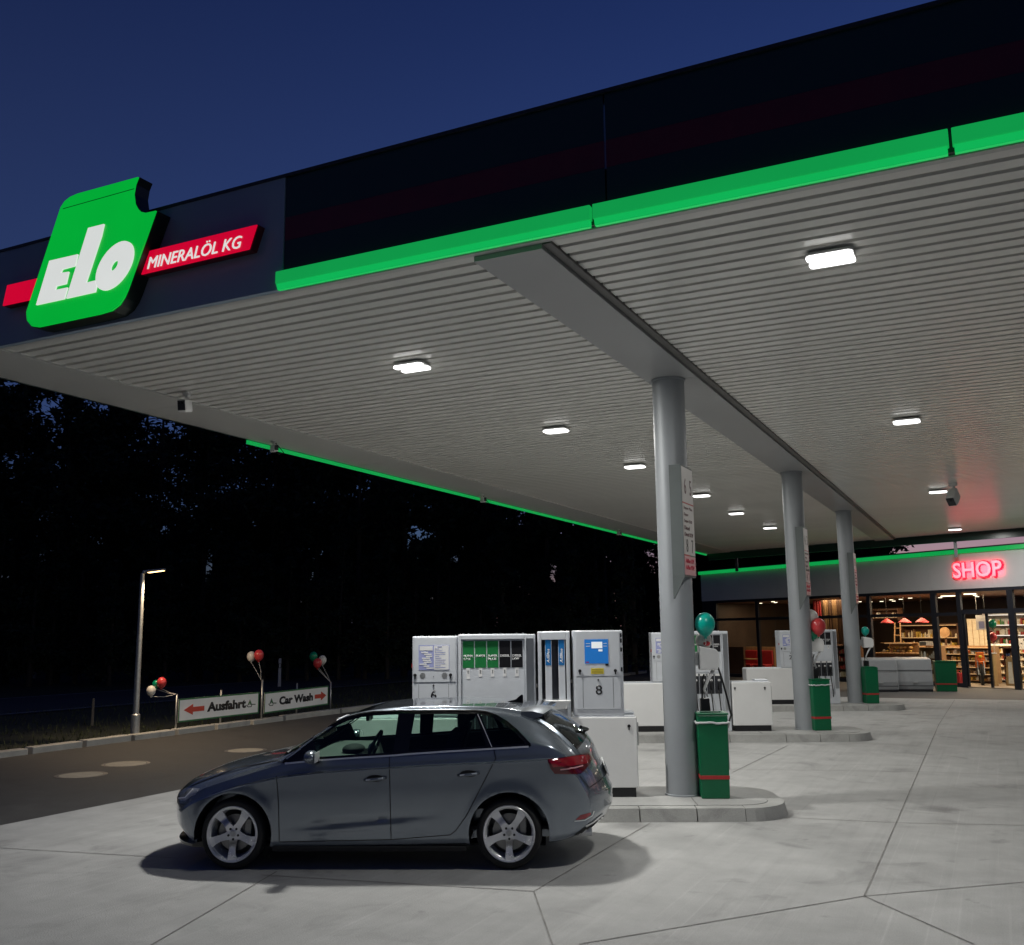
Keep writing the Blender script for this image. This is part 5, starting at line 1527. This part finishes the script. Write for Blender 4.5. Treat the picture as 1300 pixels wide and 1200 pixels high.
def station(x):
    W, a, b_, c, l, r, y2, t = Wf(x), zb(x), zs(x), zc(x), zl(x), zr(x), yr(x), 0
    b_ = min(b_, l - .02)
    H = b_ - a
    P = [(0, a), (W * .55, a), (W * .86, a), (W * .945, a + .012), (W * .968, a + .05), (W * .975, a + H * .22), (W * .985, a + H * .40), (W * .995, a + H * .62), (W * 0.998, a + H * .82), (W * 1.003, b_ - .02),
         (W * 1.002, b_ - .003), (W * .974, b_ + .010), (W * .965, b_ + (l - b_) * .45), (W * .945, l)]
    yb = W * .945
    g = r - l
    for f, k in ((.25, .19), (.5, .42), (.75, .70), (.93, .91)):
        P.append((yb + (y2 + .035 - yb) * k, l + g * f))
    P.append((y2 + .012, r + .004))
    zt = r + .022 + .012 * max(0, min(1, (c - r) * 10))
    if zt > c: zt = c - .002
    for s_ in (.97, .90, .80, .66, .5, .33, .16, 0):
        P.append((y2 * s_, zt + (c - zt) * (1 - s_ ** 2.2)))
    return P
def crom(P, sub):
    out = []
    n = len(P)
    for i in range(n - 1):
        p0, p1, p2, p3 = P[max(i - 1, 0)], P[i], P[i + 1], P[min(i + 2, n - 1)]
        for k in range(sub):
            t = k / sub
            out.append(tuple(.5 * (2 * p1[j] + (p2[j] - p0[j]) * t + (2 * p0[j] - 5 * p1[j] + 4 * p2[j] - p3[j]) * t * t + (-p0[j] + 3 * p1[j] - 3 * p2[j] + p3[j]) * t ** 3) for j in (0, 1)))
    out.append(P[-1])
    return out
SUBN = 4
xs_ = list(np.arange(2.845, 2.70, -.012)) + list(np.arange(2.70, -.45, -.022)) + list(np.arange(-.45, -.701, -.011))
rings = []
for x in xs_:
    hp = crom(station(x), SUBN)
    rings.append((x, hp + [(-y, z) for y, z in hp[-2:0:-1]]))
NR = len(rings[0][1])
NH = len(crom(station(0.0), SUBN))
def warp(x, y, z):
    W = max(Wf(x), .2)
    q = max(0.0, 1 - abs(y / W) ** 2)
    X = x + AF(x) * q
    if x > 2.2: X += NOSE(z) * (x - 2.2) / .6
    # wheel arch lips stand proud, the door has a light hollow below
    yy = y
    for wx, wr in ((2.345, .335), (0.0, .335)):
        d = math.hypot(x - wx, z - .29)
        if abs(y) > .6 and z < .72:
            yy += math.copysign(.010 * math.exp(-((d - wr - .012) / .045) ** 2), y)
    if abs(y) > .6 and .5 < x < 1.95:
        zl_ = .315 + (1.93 - x) * .085
        yy -= math.copysign(.012 * math.exp(-((z - zl_ - .018) / .026) ** 2) * min(1, (1.95 - x) * 2) * min(1, (x - .5) * 2.2), y)
        yy += math.copysign(.007 * math.exp(-((z - zl_ + .02) / .024) ** 2) * min(1, (1.95 - x) * 2) * min(1, (x - .5) * 2.2), y)
    return (X, yy, z)
bm = bmesh.new()
VR = [[bm.verts.new(warp(x, y, z)) for y, z in rg_] for x, rg_ in rings]
lay = bm.faces.layers.int.new('zone')
def zone(i, j):
    """0 body, 1 windscreen, 2 hatch glass, 3 their black borders"""
    x = xs_[i]
    jj = j if j < NH - 1 else NR - 1 - j
    js = 19 * SUBN
    if jj >= js:
        if 1.22 < x < 1.93:
            return 1 if jj >= js + 1 and 1.25 < x < 1.90 else 3
        if -.515 < x < -.235:
            return 2 if jj >= js + 1 and -.50 < x < -.25 else 3
    return 0
for i in range(len(VR) - 1):
    for j in range(NR):
        k = (j + 1) % NR
        f = bm.faces.new((VR[i][j], VR[i][k], VR[i + 1][k], VR[i + 1][j]))
        f[lay] = zone(i, j)
for ring_, (xe, pe), rev in ((VR[0], rings[0], True), (VR[-1], rings[-1], False)):
    zm = (min(z for y, z in pe) + max(z for y, z in pe)) / 2
    prev_ = ring_
    for s_, dx in ((.9, .008), (.72, .014), (.5, .017), (.25, .018)):
        inner = [bm.verts.new(warp(xe + (dx if rev else -dx), y * s_, zm + (z - zm) * s_)) for y, z in pe]
        for j in range(NR):
            k = (j + 1) % NR
            bm.faces.new((prev_[j], inner[j], inner[k], prev_[k]))
        prev_ = inner
    bm.faces.new(prev_[::-1] if rev else prev_)
bmesh.ops.recalc_face_normals(bm, faces=bm.faces)
BVH = BVHTree.FromBMesh(bm)
# cut the wheel housings
me = bpy.data.meshes.new('car_shell'); bm.to_mesh(me); bm.free()
tmp = bpy.data.objects.new('car_shell', me); COL.objects.link(tmp)
WHEELS = [(2.345, 1), (2.345, -1), (0.0, 1), (0.0, -1)]
WR = .29
cut = []
for wx, sd in WHEELS:
    b = MB()
    b.lathe([(0.0, .50), (.338, .50), (.338, 1.0), (0.0, 1.0)], 56, 'y', (wx, 0, WR))
    if sd < 0:
        b.v = [(x, -y, z) for x, y, z in b.v]
    c = b.build('arch_cutter', M['black'])
    cut.append(c)
    md = tmp.modifiers.new('b', 'BOOLEAN'); md.operation = 'DIFFERENCE'; md.object = c; md.solver = 'EXACT'
bpy.context.view_layer.update()
me2 = bpy.data.meshes.new_from_object(tmp.evaluated_get(bpy.context.evaluated_depsgraph_get()))
for c in cut + [tmp]:
    bpy.data.objects.remove(c)

DLO = [(360.5, 967.6), (380, 952.5), (400, 936.5), (423, 921.6), (440, 913.6), (457, 909), (475, 906.3), (500, 905.3), (527.7, 905), (570, 904.6), (604, 904.8), (617, 906.3), (629, 910.3), (643, 918.5), (655, 928.5), (664, 938), (672, 946.6), (648, 948.2), (625, 949.4), (560, 953), (518, 956), (500, 957.6), (440, 961), (401, 963.6)]
def inside(poly, p):
    x, y = p
    r = False
    n = len(poly)
    for i in range(n):
        x1, y1 = poly[i]; x2, y2 = poly[(i + 1) % n]
        if (y1 > y) != (y2 > y) and x < (x2 - x1) * (y - y1) / (y2 - y1) + x1:
            r = not r
    return r
_cr, _cu, _cf = _ci @ CAM_R, _ci @ CAM_U, _ci @ CAM_F
def topix(p):
    d = p - EYE; z = d.dot(_cf)
    return (650 + FPX * d.dot(_cr) / z, 600 - FPX * d.dot(_cu) / z)
bm = bmesh.new(); bm.from_mesh(me2)
lay = bm.faces.layers.int.get('zone')
bpy.data.meshes.remove(me2)
zone_faces = {1: [], 2: [], 3: []}
kill = []
for f in bm.faces:
    z = f[lay] if lay else 0
    c = f.calc_center_median()
    if z in zone_faces:
        zone_faces[z].append([tuple(v.co) for v in f.verts]); kill.append(f); continue
    if c.z > .84 and abs(c.y) > .5 and abs(f.normal.y) > .35:
        p = topix(Vector((c.x, abs(c.y), c.z)))
        if inside(DLO, p): kill.append(f)
bmesh.ops.delete(bm, geom=kill, context='FACES')
# a dark lining inside the shell
lin = bm.copy()
for f in lin.faces: f.normal_update()
sel = [f for f in lin.faces if f.calc_center_median().z < .30 or abs(f.normal.x) > .9 or not -.45 < f.calc_center_median().x < 2.0]
bmesh.ops.delete(lin, geom=sel, context='FACES')
nv = [(v, v.normal.copy()) for v in lin.verts]
for v, n_ in nv: v.co -= n_ * .022
ml = bpy.data.meshes.new('cabin_lining'); lin.to_mesh(ml); lin.free(); ml.materials.append(M['cabin'])
o = bpy.data.objects.new('cabin_lining', ml); COL.objects.link(o); o.parent = car
mb_ = bpy.data.meshes.new('body'); bm.to_mesh(mb_); bm.free(); mb_.materials.append(M['paint'])
mb_.polygons.foreach_set('use_smooth', [True] * len(mb_.polygons))
mb_.set_sharp_from_angle(angle=R(40))
body = bpy.data.objects.new('body', mb_); COL.objects.link(body); body.parent = car
def facemesh(name, quads, m, parent):
    b = MB()
    for q in quads: b.add(q, [tuple(range(len(q)))])
    return b.build(name, m, parent, smooth=True)
ws = facemesh('windscreen', zone_faces[1], M['carglass'], car)
rw = facemesh('rear_window', zone_faces[2], M['carrear'], car)
facemesh('windscreen_border', [q for q in zone_faces[3] if q[0][0] > .5], M['gloss'], car)
facemesh('rear_window_border', [q for q in zone_faces[3] if q[0][0] < .5], M['gloss'], car)

def hit(px, py, off=0.0, fallback=None):
    d = pixray(px, py)
    loc, nrm, idx, dist = BVH.ray_cast(EYE, d)
    if loc is None: return None
    if nrm.dot(d) > 0: nrm = -nrm
    return loc + nrm * off
def decal(poly, off, step=3.0):
    """a patch that lies on the body: outline filled with a fine net, laid on the surface"""
    P = []
    n = len(poly)
    for i in range(n):
        a, b_ = Vector(poly[i]), Vector(poly[(i + 1) % n])
        k = max(1, int((b_ - a).length / step))
        P += [a + (b_ - a) * (j / k) for j in range(k)]
    nb = len(P)
    xs = [p.x for p in P]; ys = [p.y for p in P]
    y = min(ys) + step / 2
    while y < max(ys):
        x = min(xs) + step / 2
        while x < max(xs):
            if inside(poly, (x, y)) and min((Vector((x, y)) - q).length for q in P[:nb]) > step * .45: P.append(Vector((x, y)))
            x += step
        y += step
    r = delaunay_2d_cdt(P, [(i, (i + 1) % nb) for i in range(nb)], [], 1, 1e-6)
    vs, ok = [], []
    for v in r[0]:
        h = hit(v.x, v.y, off); ok.append(h is not None); vs.append(h if h is not None else Vector((0, 0, 0)))
    fs = [tuple(f) for f in r[2] if all(ok[i] for i in f)]
    return vs, fs
def mirror_add(b, vs, fs, mirror):
    b.add(vs, fs)
    if mirror: b.add([(v[0], -v[1], v[2]) for v in vs], [tuple(reversed(f)) for f in fs])
def patch(name, poly, off, m, parent, step=3.0, mirror=True, smooth=True):
    vs, fs = decal(poly, off, step)
    out = []
    for sgn in ((1, -1) if mirror else (1,)):
        b = MB(); b.add([(v[0], sgn * v[1], v[2]) for v in vs], fs)
        out.append(b.build(name, m, parent, smooth=smooth))
    return out
def band(name, pts, w0, w1, off, m, parent, closed=False, mirror=True, step=2.0, thick=0.0):
    """a strip that follows a line over the body; w0/w1 reach to either side"""
    P = []
    n = len(pts)
    for i in range(n if closed else n - 1):
        a, b_ = Vector(pts[i]), Vector(pts[(i + 1) % n])
        k = max(1, int((b_ - a).length / step))
        P += [a + (b_ - a) * (j / k) for j in range(k)]
    if not closed: P.append(Vector(pts[-1]))
    A, B_ = [], []
    N = len(P)
    for i, p in enumerate(P):
        t = (P[(i + 1) % N] if closed or i < N - 1 else p) - (P[i - 1] if closed or i > 0 else p)
        t.normalize(); nn = Vector((-t.y, t.x))
        A.append(hit(*(p + nn * w0), off)); B_.append(hit(*(p - nn * w1), off))
    out = []
    for sgn in ((1, -1) if mirror else (1,)):
        b = MB()
        for i in range(N if closed else N - 1):
            j = (i + 1) % N
            q = (A[i], A[j], B_[j], B_[i])
            if any(v is None for v in q): continue
            b.add([(v[0], sgn * v[1], v[2]) for v in q], [(0, 1, 2, 3)])
        out.append(b.build(name, m, parent, smooth=True))
    return out
# side windows: glass, black surround, pillars, bright belt line
for g in patch('side_window', inset(DLO, 0.004), 0.001, M['carglass'], car, 4.0): pass
top_line = DLO[:17]
band('window_surround', DLO, 2.2, 2.4, 0.004, M['gloss'], car, closed=True)
patch('pillar_cover', [(506, 906), (527.2, 906), (518.4, 954.8), (499, 956.6)], 0.005, M['gloss'], car, 3.0)
patch('pillar_cover', [(603.2, 906), (609.5, 907), (626.5, 948), (618.4, 948.8)], 0.005, M['gloss'], car, 3.0)
patch('mirror_triangle', [(361.5, 967), (380, 953.4), (399, 939), (403, 962)], 0.0052, M['gloss'], car, 3.0)
band('upper_window_line', [(396, 936.8), (423, 919.2), (440, 911.4), (457, 906.9), (475, 904.2), (500, 903.1), (527.7, 902.8), (570, 902.4), (604, 902.6), (617, 904.2), (630, 908.4), (644, 916.8), (656, 926.8), (665, 936.2), (673.5, 945.5)], .7, .7, 0.007, M['gloss'], car)
band('belt_line', [(362, 970), (401, 966), (440, 963.2), (500, 959.6), (518, 958), (560, 955), (625, 951.2), (648, 949.8), (671, 948.4)], .9, 1.2, 0.008, M['chrome'], car)
band('pillar_edge', [(606.5, 907), (624.5, 949)], .5, .5, 0.0065, M['chrome'], car, mirror=True)
# panel gaps
for ln in ([(351, 985), (353.5, 1017.7), (354.6, 1068)], [(494.5, 960), (494.3, 969), (496.5, 1066)], [(626.8, 951), (629.5, 963), (611, 999), (592, 1036), (578.5, 1054.6), (571.5, 1060), (496.5, 1066), (354.6, 1069)],
           [(243, 998), (300, 975), (352, 966), (361, 969)]):
    band('panel_gap', ln, .55, .55, 0.0015, M['gap'], car)
band('panel_gap', [(736, 985), (741, 992), (748, 1000), (757, 994), (766, 987)], .5, .5, 0.0015, M['gap'], car, mirror=False)
# lamps
tl_ = patch('tail_lamp', [(694.7, 964.7), (718, 961), (736.7, 958), (748, 957), (751.7, 963), (748, 970), (741.7, 978), (736.7, 982.5), (720, 983), (704, 982.5), (699, 976)], 0.006, M['taild'], car, 2.5)
patch('red_lens', [(697, 965.5), (718, 962), (737, 959), (747, 958.6), (749, 963), (744, 969.5), (738, 971), (712, 973.5), (702, 974)], 0.009, M['tail'], car, 2.5)
band('light_bar', [(711, 977), (726, 975.5), (739, 972.5)], .8, .8, 0.0105, M['pink'], car)
patch('bumper_reflector', [(730.5, 1041), (736.7, 1035), (750, 1031.5), (750, 1034.5), (741.7, 1040)], 0.004, M['tail'], car, 2.0)
band('reflector_rim', [(729, 1042.5), (742, 1041.3), (751.5, 1035.5), (753.5, 1030)], .6, .6, 0.006, M['chrome'], car)
band('bumper_chrome', [(743, 1049), (752, 1044), (766, 1033)], .9, .9, 0.008, M['chrome'], car, mirror=False)
patch('diffuser', [(722, 1066), (741, 1050.5), (753, 1045.5), (767, 1034), (764, 1042), (752, 1052), (735, 1062)], 0.004, M['rubber'], car, 2.5, mirror=False)
patch('head_lamp', [(234.8, 1001), (247, 1000.8), (254, 1001.5), (249, 1009), (243.5, 1011), (235.4, 1017), (227, 1016), (225, 1013), (228, 1006.5)], 0.004, M['lampglass'], car, 2.0)
band('lamp_brow', [(229, 1015), (237, 1014.5), (244, 1006.5), (247, 1002)], .6, .6, 0.007, M['chrome'], car)
band('lamp_brow', [(249, 1008.5), (253, 1006.5), (258, 1002.5), (279, 996.5)], .5, .5, 0.006, M['paint'], car)
band('running_light', [(227.5, 1014), (236, 1013), (242, 1006.5), (246, 1002)], .8, .8, 0.0085, M['white_label'], car)
# number plate and badge on the tailgate
pl = hit(757, 975)
if pl is not None:
    b = MB()
    h_ = BVH.ray_cast(Vector((-3, 0.1, .745)), Vector((1, 0, 0)))
    h2_ = BVH.ray_cast(Vector((-3, 0.1, .695)), Vector((1, 0, 0)))
    xr = (h_[0].x + h2_[0].x) / 2 - .004
    tl_a = math.atan2(h_[0].x - h2_[0].x, .05)
    b.box(-.012, 0.0, -.26, .26, -.055, .055); q = b.build('number_plate', M['plate'], car, bevel=0.004, loc=(xr, 0, .72)); q.rotation_euler = (0, tl_a, 0)
    MB().box(-.0135, -.0122, .215, .25, -.045, .045).build('plate_band', M['blue_label'], q)
    b = MB()
    for k in range(7):
        b.box(-.0135, -.0122, -.21 + .058 * k, -.175 + .058 * k, -.03, .03)
    b.build('plate_characters', M['black'], q)
# rear wiper and wiper boss
wx_ = BVH.ray_cast(Vector((-3, .02, 1.045)), Vector((1, 0, 0)))[0].x
b = MB(); b.tube([(wx_ + .01, 0.02, 1.04), (wx_ - .03, .05, 1.06), (wx_ + .035, .26, 1.10)], 0.015, 8); b.build('rear_wiper', M['black'], car)
# spoiler over the rear window
b = MB()
n = 13
T, U_ = [], []
for k in range(n):
    y = -.60 + 1.2 * k / (n - 1)
    e = 1 - abs(y / .62) ** 3
    xf, xb = -.10 - .06 * (1 - abs(y / .62) ** 2), -.275 - .135 * (1 - abs(y / .64) ** 2.5)
    zf = 1.307 - .04 * abs(y / .6) ** 2; zb_ = 1.295 - .05 * abs(y / .6) ** 2.2
    T += [(xf, y, zf), (xf * .5 + xb * .5, y, (zf + zb_) / 2 + .012), (xb, y, zb_)]
    U_ += [(xf, y, zf - .06), (xf * .5 + xb * .5, y, (zf + zb_) / 2 - .055), (xb + .01, y, zb_ - .022)]
vs = T + U_; m_ = len(T); fs = []
for k in range(n - 1):
    for c in range(2):
        a0 = k * 3 + c
        fs.append((a0, a0 + 1, a0 + 4, a0 + 3)); fs.append((m_ + a0, m_ + a0 + 3, m_ + a0 + 4, m_ + a0 + 1))
    fs.append((k * 3 + 2, m_ + k * 3 + 2, m_ + k * 3 + 5, k * 3 + 5)); fs.append((k * 3, k * 3 + 3, m_ + k * 3 + 3, m_ + k * 3))
for k in (0, n - 1):
    fs.append((k * 3, k * 3 + 1, m_ + k * 3 + 1, m_ + k * 3)); fs.append((k * 3 + 1, k * 3 + 2, m_ + k * 3 + 2, m_ + k * 3 + 1))
sp_ = b.add(vs, fs).build('roof_spoiler', M['paint'], car, smooth='auto')
b = MB()
for sg_ in (1, -1):
    b.hexa([(-.20, sg_ * .545, 1.15), (-.34, sg_ * .55, 1.10), (-.34, sg_ * .575, 1.10), (-.20, sg_ * .575, 1.15)], [(-.16, sg_ * .545, 1.27), (-.30, sg_ * .55, 1.245), (-.30, sg_ * .575, 1.245), (-.16, sg_ * .575, 1.27)])
b.build('spoiler_blade', M['gloss'], sp_)
# roof aerial
b = MB(); b.prism_xz([(-.10, 1.29), (.05, 1.312), (-.03, 1.332), (-.085, 1.375), (-.10, 1.37)], -.018, .018); b.build('roof_aerial', M['gloss'], car, bevel=0.006)
b = MB()
for sg_ in (1, -1): b.tube([(1.05, sg_ * .575, 1.298), (.6, sg_ * .57, 1.303), (.1, sg_ * .56, 1.294)], .005, 6)
b.build('roof_seam', M['gloss'], car)
# door handles and mirrors
for (x0, x1, py) in ((463, 490, 989), (582, 608, 983)):
    L, Rr_ = hit(x0, py + 1.5, 0.0), hit(x1, py - 1.5, 0.0)
    for sgn in (1, -1):
        b = MB()
        a_, c_ = Vector((L.x, sgn * L.y, L.z)), Vector((Rr_.x, sgn * Rr_.y, Rr_.z))
        o_ = Vector((0, sgn, 0))
        b.tube([a_ + o_ * .004, a_ * .85 + c_ * .15 + o_ * .034, a_ * .5 + c_ * .5 + o_ * .04, a_ * .15 + c_ * .85 + o_ * .034, c_ + o_ * .004], .0135, 8)
        h_ = b.build('door_handle', M['paint'], car, smooth=True)
        b = MB(); b.tube([a_ * .9 + c_ * .1 + o_ * .043 + Vector((0, 0, .004)), a_ * .1 + c_ * .9 + o_ * .043 + Vector((0, 0, .004))], .006, 6); b.build('handle_trim', M['chrome'], h_)
        b = MB(); b.ball(tuple((a_ + c_) / 2 + Vector((0, 0, .006))), .075, .004, .030, 14, 8); b.build('handle_recess', M['gap'], h_)
for sgn in (1, -1):
    b = MB(); b.hexa([(1.70, sgn * .80, .87), (1.62, sgn * .80, .87), (1.60, sgn * .88, .875), (1.70, sgn * .88, .875)], [(1.70, sgn * .79, .90), (1.62, sgn * .79, .90), (1.60, sgn * .90, .905), (1.70, sgn * .90, .905)]); ft = b.build('mirror_foot', M['gloss'], car)
    b = MB(); b.ball((1.66, sgn * .925, .930), .062, .100, .056, 18, 12)
    b.v = [(min(max(x, 1.615), 1.76), y, z) for x, y, z in b.v]
    mh = b.build('wing_mirror', M['paint'], car, smooth='auto')
    MB().box(1.606, 1.613, sgn * .925 - .08, sgn * .925 + .08, .89, .97).build('mirror_glass', M['chrome'], mh, bevel=0.002)
# front lip and side sill
b = MB()
n = 21
vs, fs = [], []
for k in range(n):
    y = -.76 + 1.52 * k / (n - 1)
    x = 2.60 + .255 * (1 - abs(y / .80) ** 2.4) + .10 * (1 - abs(y / .80) ** 6)
    vs += [(x - .10, y, .17), (x + .05, y, .175), (x + .055, y, .20), (x - .08, y, .235)]
for k in range(n - 1):
    for c in range(4):
        fs.append((k * 4 + c, k * 4 + (c + 1) % 4, k * 4 + 4 + (c + 1) % 4, k * 4 + 4 + c))
b.add(vs, fs + [(3, 2, 1, 0), (n * 4 - 4, n * 4 - 3, n * 4 - 2, n * 4 - 1)]).build('front_lip', M['gloss'], car, smooth='auto')
b = MB()
for sg_ in (1, -1): b.box(.36, 2.0, min(sg_ * .77, sg_ * .832), max(sg_ * .77, sg_ * .832), .150, .192)
b.build('side_sill', M['rubber'], car, bevel=0.01)
b = MB(); b.box(-.30, 2.6, -.60, .60, .15, .168); b.build('underbody', M['rubber'], car)
for y in (.36, .45):
    b = MB(); b.tube([(-.50, y, .235), (-.70, y, .235)], .034, 14); b.build('exhaust_pipe', M['chrome'], car, smooth='auto')
# wheels
def wheel(x, sd):
    t = bpy.data.objects.new('wheel', None); COL.objects.link(t); t.parent = car
    t.location = (x, sd * .735, WR)
    if sd < 0: t.rotation_euler[2] = math.pi
    t.scale = (.955, 1, 1)
    prof = [(.205, -.10), (.262, -.095), (.281, -.075), (.2885, -.05), (.29, 0.0), (.2885, .05), (.281, .075), (.268, .093), (.250, .100), (.232, .096), (.222, .088), (.205, .06), (.205, -.10)]
    MB().lathe(prof, 64, 'y').build('tyre', M['rubber'], t, smooth='auto')
    b = MB()
    b.lathe([(.198, -.09), (.198, .070), (.206, .080), (.224, .086), (.230, .094), (.224, .1005), (.212, .097), (.203, .085), (.196, .04), (.190, -.09)], 64, 'y')
    rim = b.build('rim', M['alloy'], t, smooth='auto')
    b = MB()
    for k in range(5):
        a = R(270 + 72 * k)
        # each spoke bends a little to one side and splits its width towards the rim
        def P(r, s_, y): return ((r * math.cos(a) - s_ * math.sin(a)), y, (r * math.sin(a) + s_ * math.cos(a)))
        secs = [(.035, -.042, .036, .060), (.075, -.030, .028, .066), (.12, -.026, .028, .078), (.165, -.034, .032, .090), (.214, -.052, .036, .092)]
        pv = None
        for r_, s0, s1, y in secs:
            cur = [P(r_, s0, y), P(r_, s1, y), P(r_, s1 - .004, y - .03), P(r_, s0 + .004, y - .03)]
            if pv:
                b.add(pv + cur, [(0, 1, 5, 4), (1, 2, 6, 5), (2, 3, 7, 6), (3, 0, 4, 7), (4, 5, 6, 7), (3, 2, 1, 0)])
            pv = cur
    b.build('spoke', M['alloy'], rim, smooth='auto')
    b = MB(); b.lathe([(0.0, .066), (.026, .066), (.030, .062), (.052, .060), (.062, .050), (.062, .02), (0, .02)], 30, 'y'); b.build('hub_centre', M['alloy'], rim, smooth='auto')
    b = MB(); b.lathe([(0.0, .0685), (.022, .0675), (.024, .0662)], 24, 'y'); b.build('hub_cap', M['galv'], rim)
    b = MB()
    for k in range(5):
        a = R(270 + 72 * k)
        b.lathe([(0.0, .0655), (.0105, .0655), (.0105, .05)], 12, 'y', (.046 * math.cos(a), 0, .046 * math.sin(a)))
    b.build('wheel_bolt', M['black'], rim)
    b = MB(); b.lathe([(.06, -.01), (.15, -.01), (.15, .005), (.06, .005)], 40, 'y'); b.build('brake_disc', M['disc'], t, smooth='auto')
    b = MB(); b.box(-.15, -.085, -.03, .03, -.02, .12); b.build('brake_caliper', M['disc'], t, bevel=0.01)
    b = MB(); b.lathe([(0.0, -.08), (.2, -.08), (.2, -.075), (0, -.075)], 30, 'y'); b.build('backing_plate', M['black'], t)
    return t
for wx, sd in WHEELS: wheel(wx, sd)
# dark liner inside each arch
for wx, sd in WHEELS:
    b = MB(); n = 30
    for k in range(n):
        a0, a1 = math.pi * (-.05 + 1.10 * k / n), math.pi * (-.05 + 1.10 * (k + 1) / n)
        r_ = .334
        p = [(wx + r_ * math.cos(a), y, WR + r_ * math.sin(a)) for a in (a0, a1) for y in (sd * .50, sd * .815)]
        b.quad(p[0], p[1], p[3], p[2])
    b.build('arch_liner', M['gap'], car)
# cabin
b = MB()
b.hexa([(1.72, -.70, .62), (1.28, -.70, .62), (1.28, .70, .62), (1.72, .70, .62)], [(1.80, -.68, .90), (1.36, -.66, .905), (1.36, .66, .905), (1.80, .68, .90)]); b.build('dashboard', M['dash'], car, bevel=0.03)
b = MB(); b.ball((1.42, .34, .93), .10, .17, .045, 14, 8); b.build('instrument_hood', M['cabin'], car, smooth=True)
t = bpy.data.objects.new('steering_wheel', None); COL.objects.link(t); t.parent = car; t.location = (1.24, .34, .93); t.rotation_euler = (0, R(-24), 0)
b = MB(); b.tube([(0, .165 * math.cos(a), .165 * math.sin(a)) for a in [2 * math.pi * i / 32 for i in range(33)]], .014, 8, cap=False); b.build('wheel_ring', M['dash'], t, smooth=True)
b = MB(); b.tube([(0, -.16, 0), (.02, 0, -.01), (0, .16, 0)], .016, 6); b.tube([(.02, 0, 0), (0, 0, -.16)], .014, 6); b.ball((.02, 0, 0), .03, .06, .055, 12, 8); b.build('wheel_hub', M['galv'], t, smooth=True)
for x, y, in ((.62, .34), (.62, -.34)):
    b = MB(); b.hexa([(x - .05, y - .23, .40), (x + .48, y - .23, .40), (x + .48, y + .23, .40), (x - .05, y + .23, .40)], [(x - .05, y - .22, .55), (x + .48, y - .23, .60), (x + .48, y + .23, .60), (x - .05, y + .22, .55)])
    b.hexa([(x - .05, y - .22, .55), (x + .10, y - .22, .55), (x + .10, y + .22, .55), (x - .05, y + .22, .55)], [(x - .20, y - .18, 1.09), (x - .10, y - .18, 1.10), (x - .10, y + .18, 1.10), (x - .20, y + .18, 1.09)])
    s_ = b.build('front_seat', M['cabin'], car, bevel=0.035)
    b = MB(); b.box(x - .24, x - .15, y - .12, y + .12, 1.12, 1.25); b.build('headrest', M['cabin'], s_, bevel=0.03)
b = MB(); b.hexa([(-.10, -.62, .45), (.35, -.62, .45), (.35, .62, .45), (-.10, .62, .45)], [(-.10, -.62, .6), (.35, -.62, .62), (.35, .62, .62), (-.10, .62, .6)])
b.hexa([(-.10, -.6, .60), (.0, -.6, .60), (.0, .6, .60), (-.10, .6, .60)], [(-.22, -.56, 1.0), (-.13, -.56, 1.02), (-.13, .56, 1.02), (-.22, .56, 1.0)]); s_ = b.build('rear_seat', M['cabin'], car, bevel=0.03)
b = MB()
for y in (.36, -.36): b.box(-.26, -.18, y - .11, y + .11, 1.03, 1.13)
b.build('headrest', M['cabin'], s_, bevel=0.02)
b = MB(); b.box(1.33, 1.36, -.10, .10, 1.15, 1.20); b.build('inner_mirror', M['black'], car, bevel=0.008)
b = MB(); b.box(-.4, 1.8, -.70, .70, .30, .33); b.build('cabin_floor', M['cabin'], car)
b = MB(); b.tube([(1.97, .55, .925), (1.93, .1, .955), (1.92, -.25, .955)], .009, 6); b.tube([(1.99, .0, .925), (1.945, -.3, .95), (1.93, -.62, .92)], .009, 6); b.build('wiper', M['black'], car)
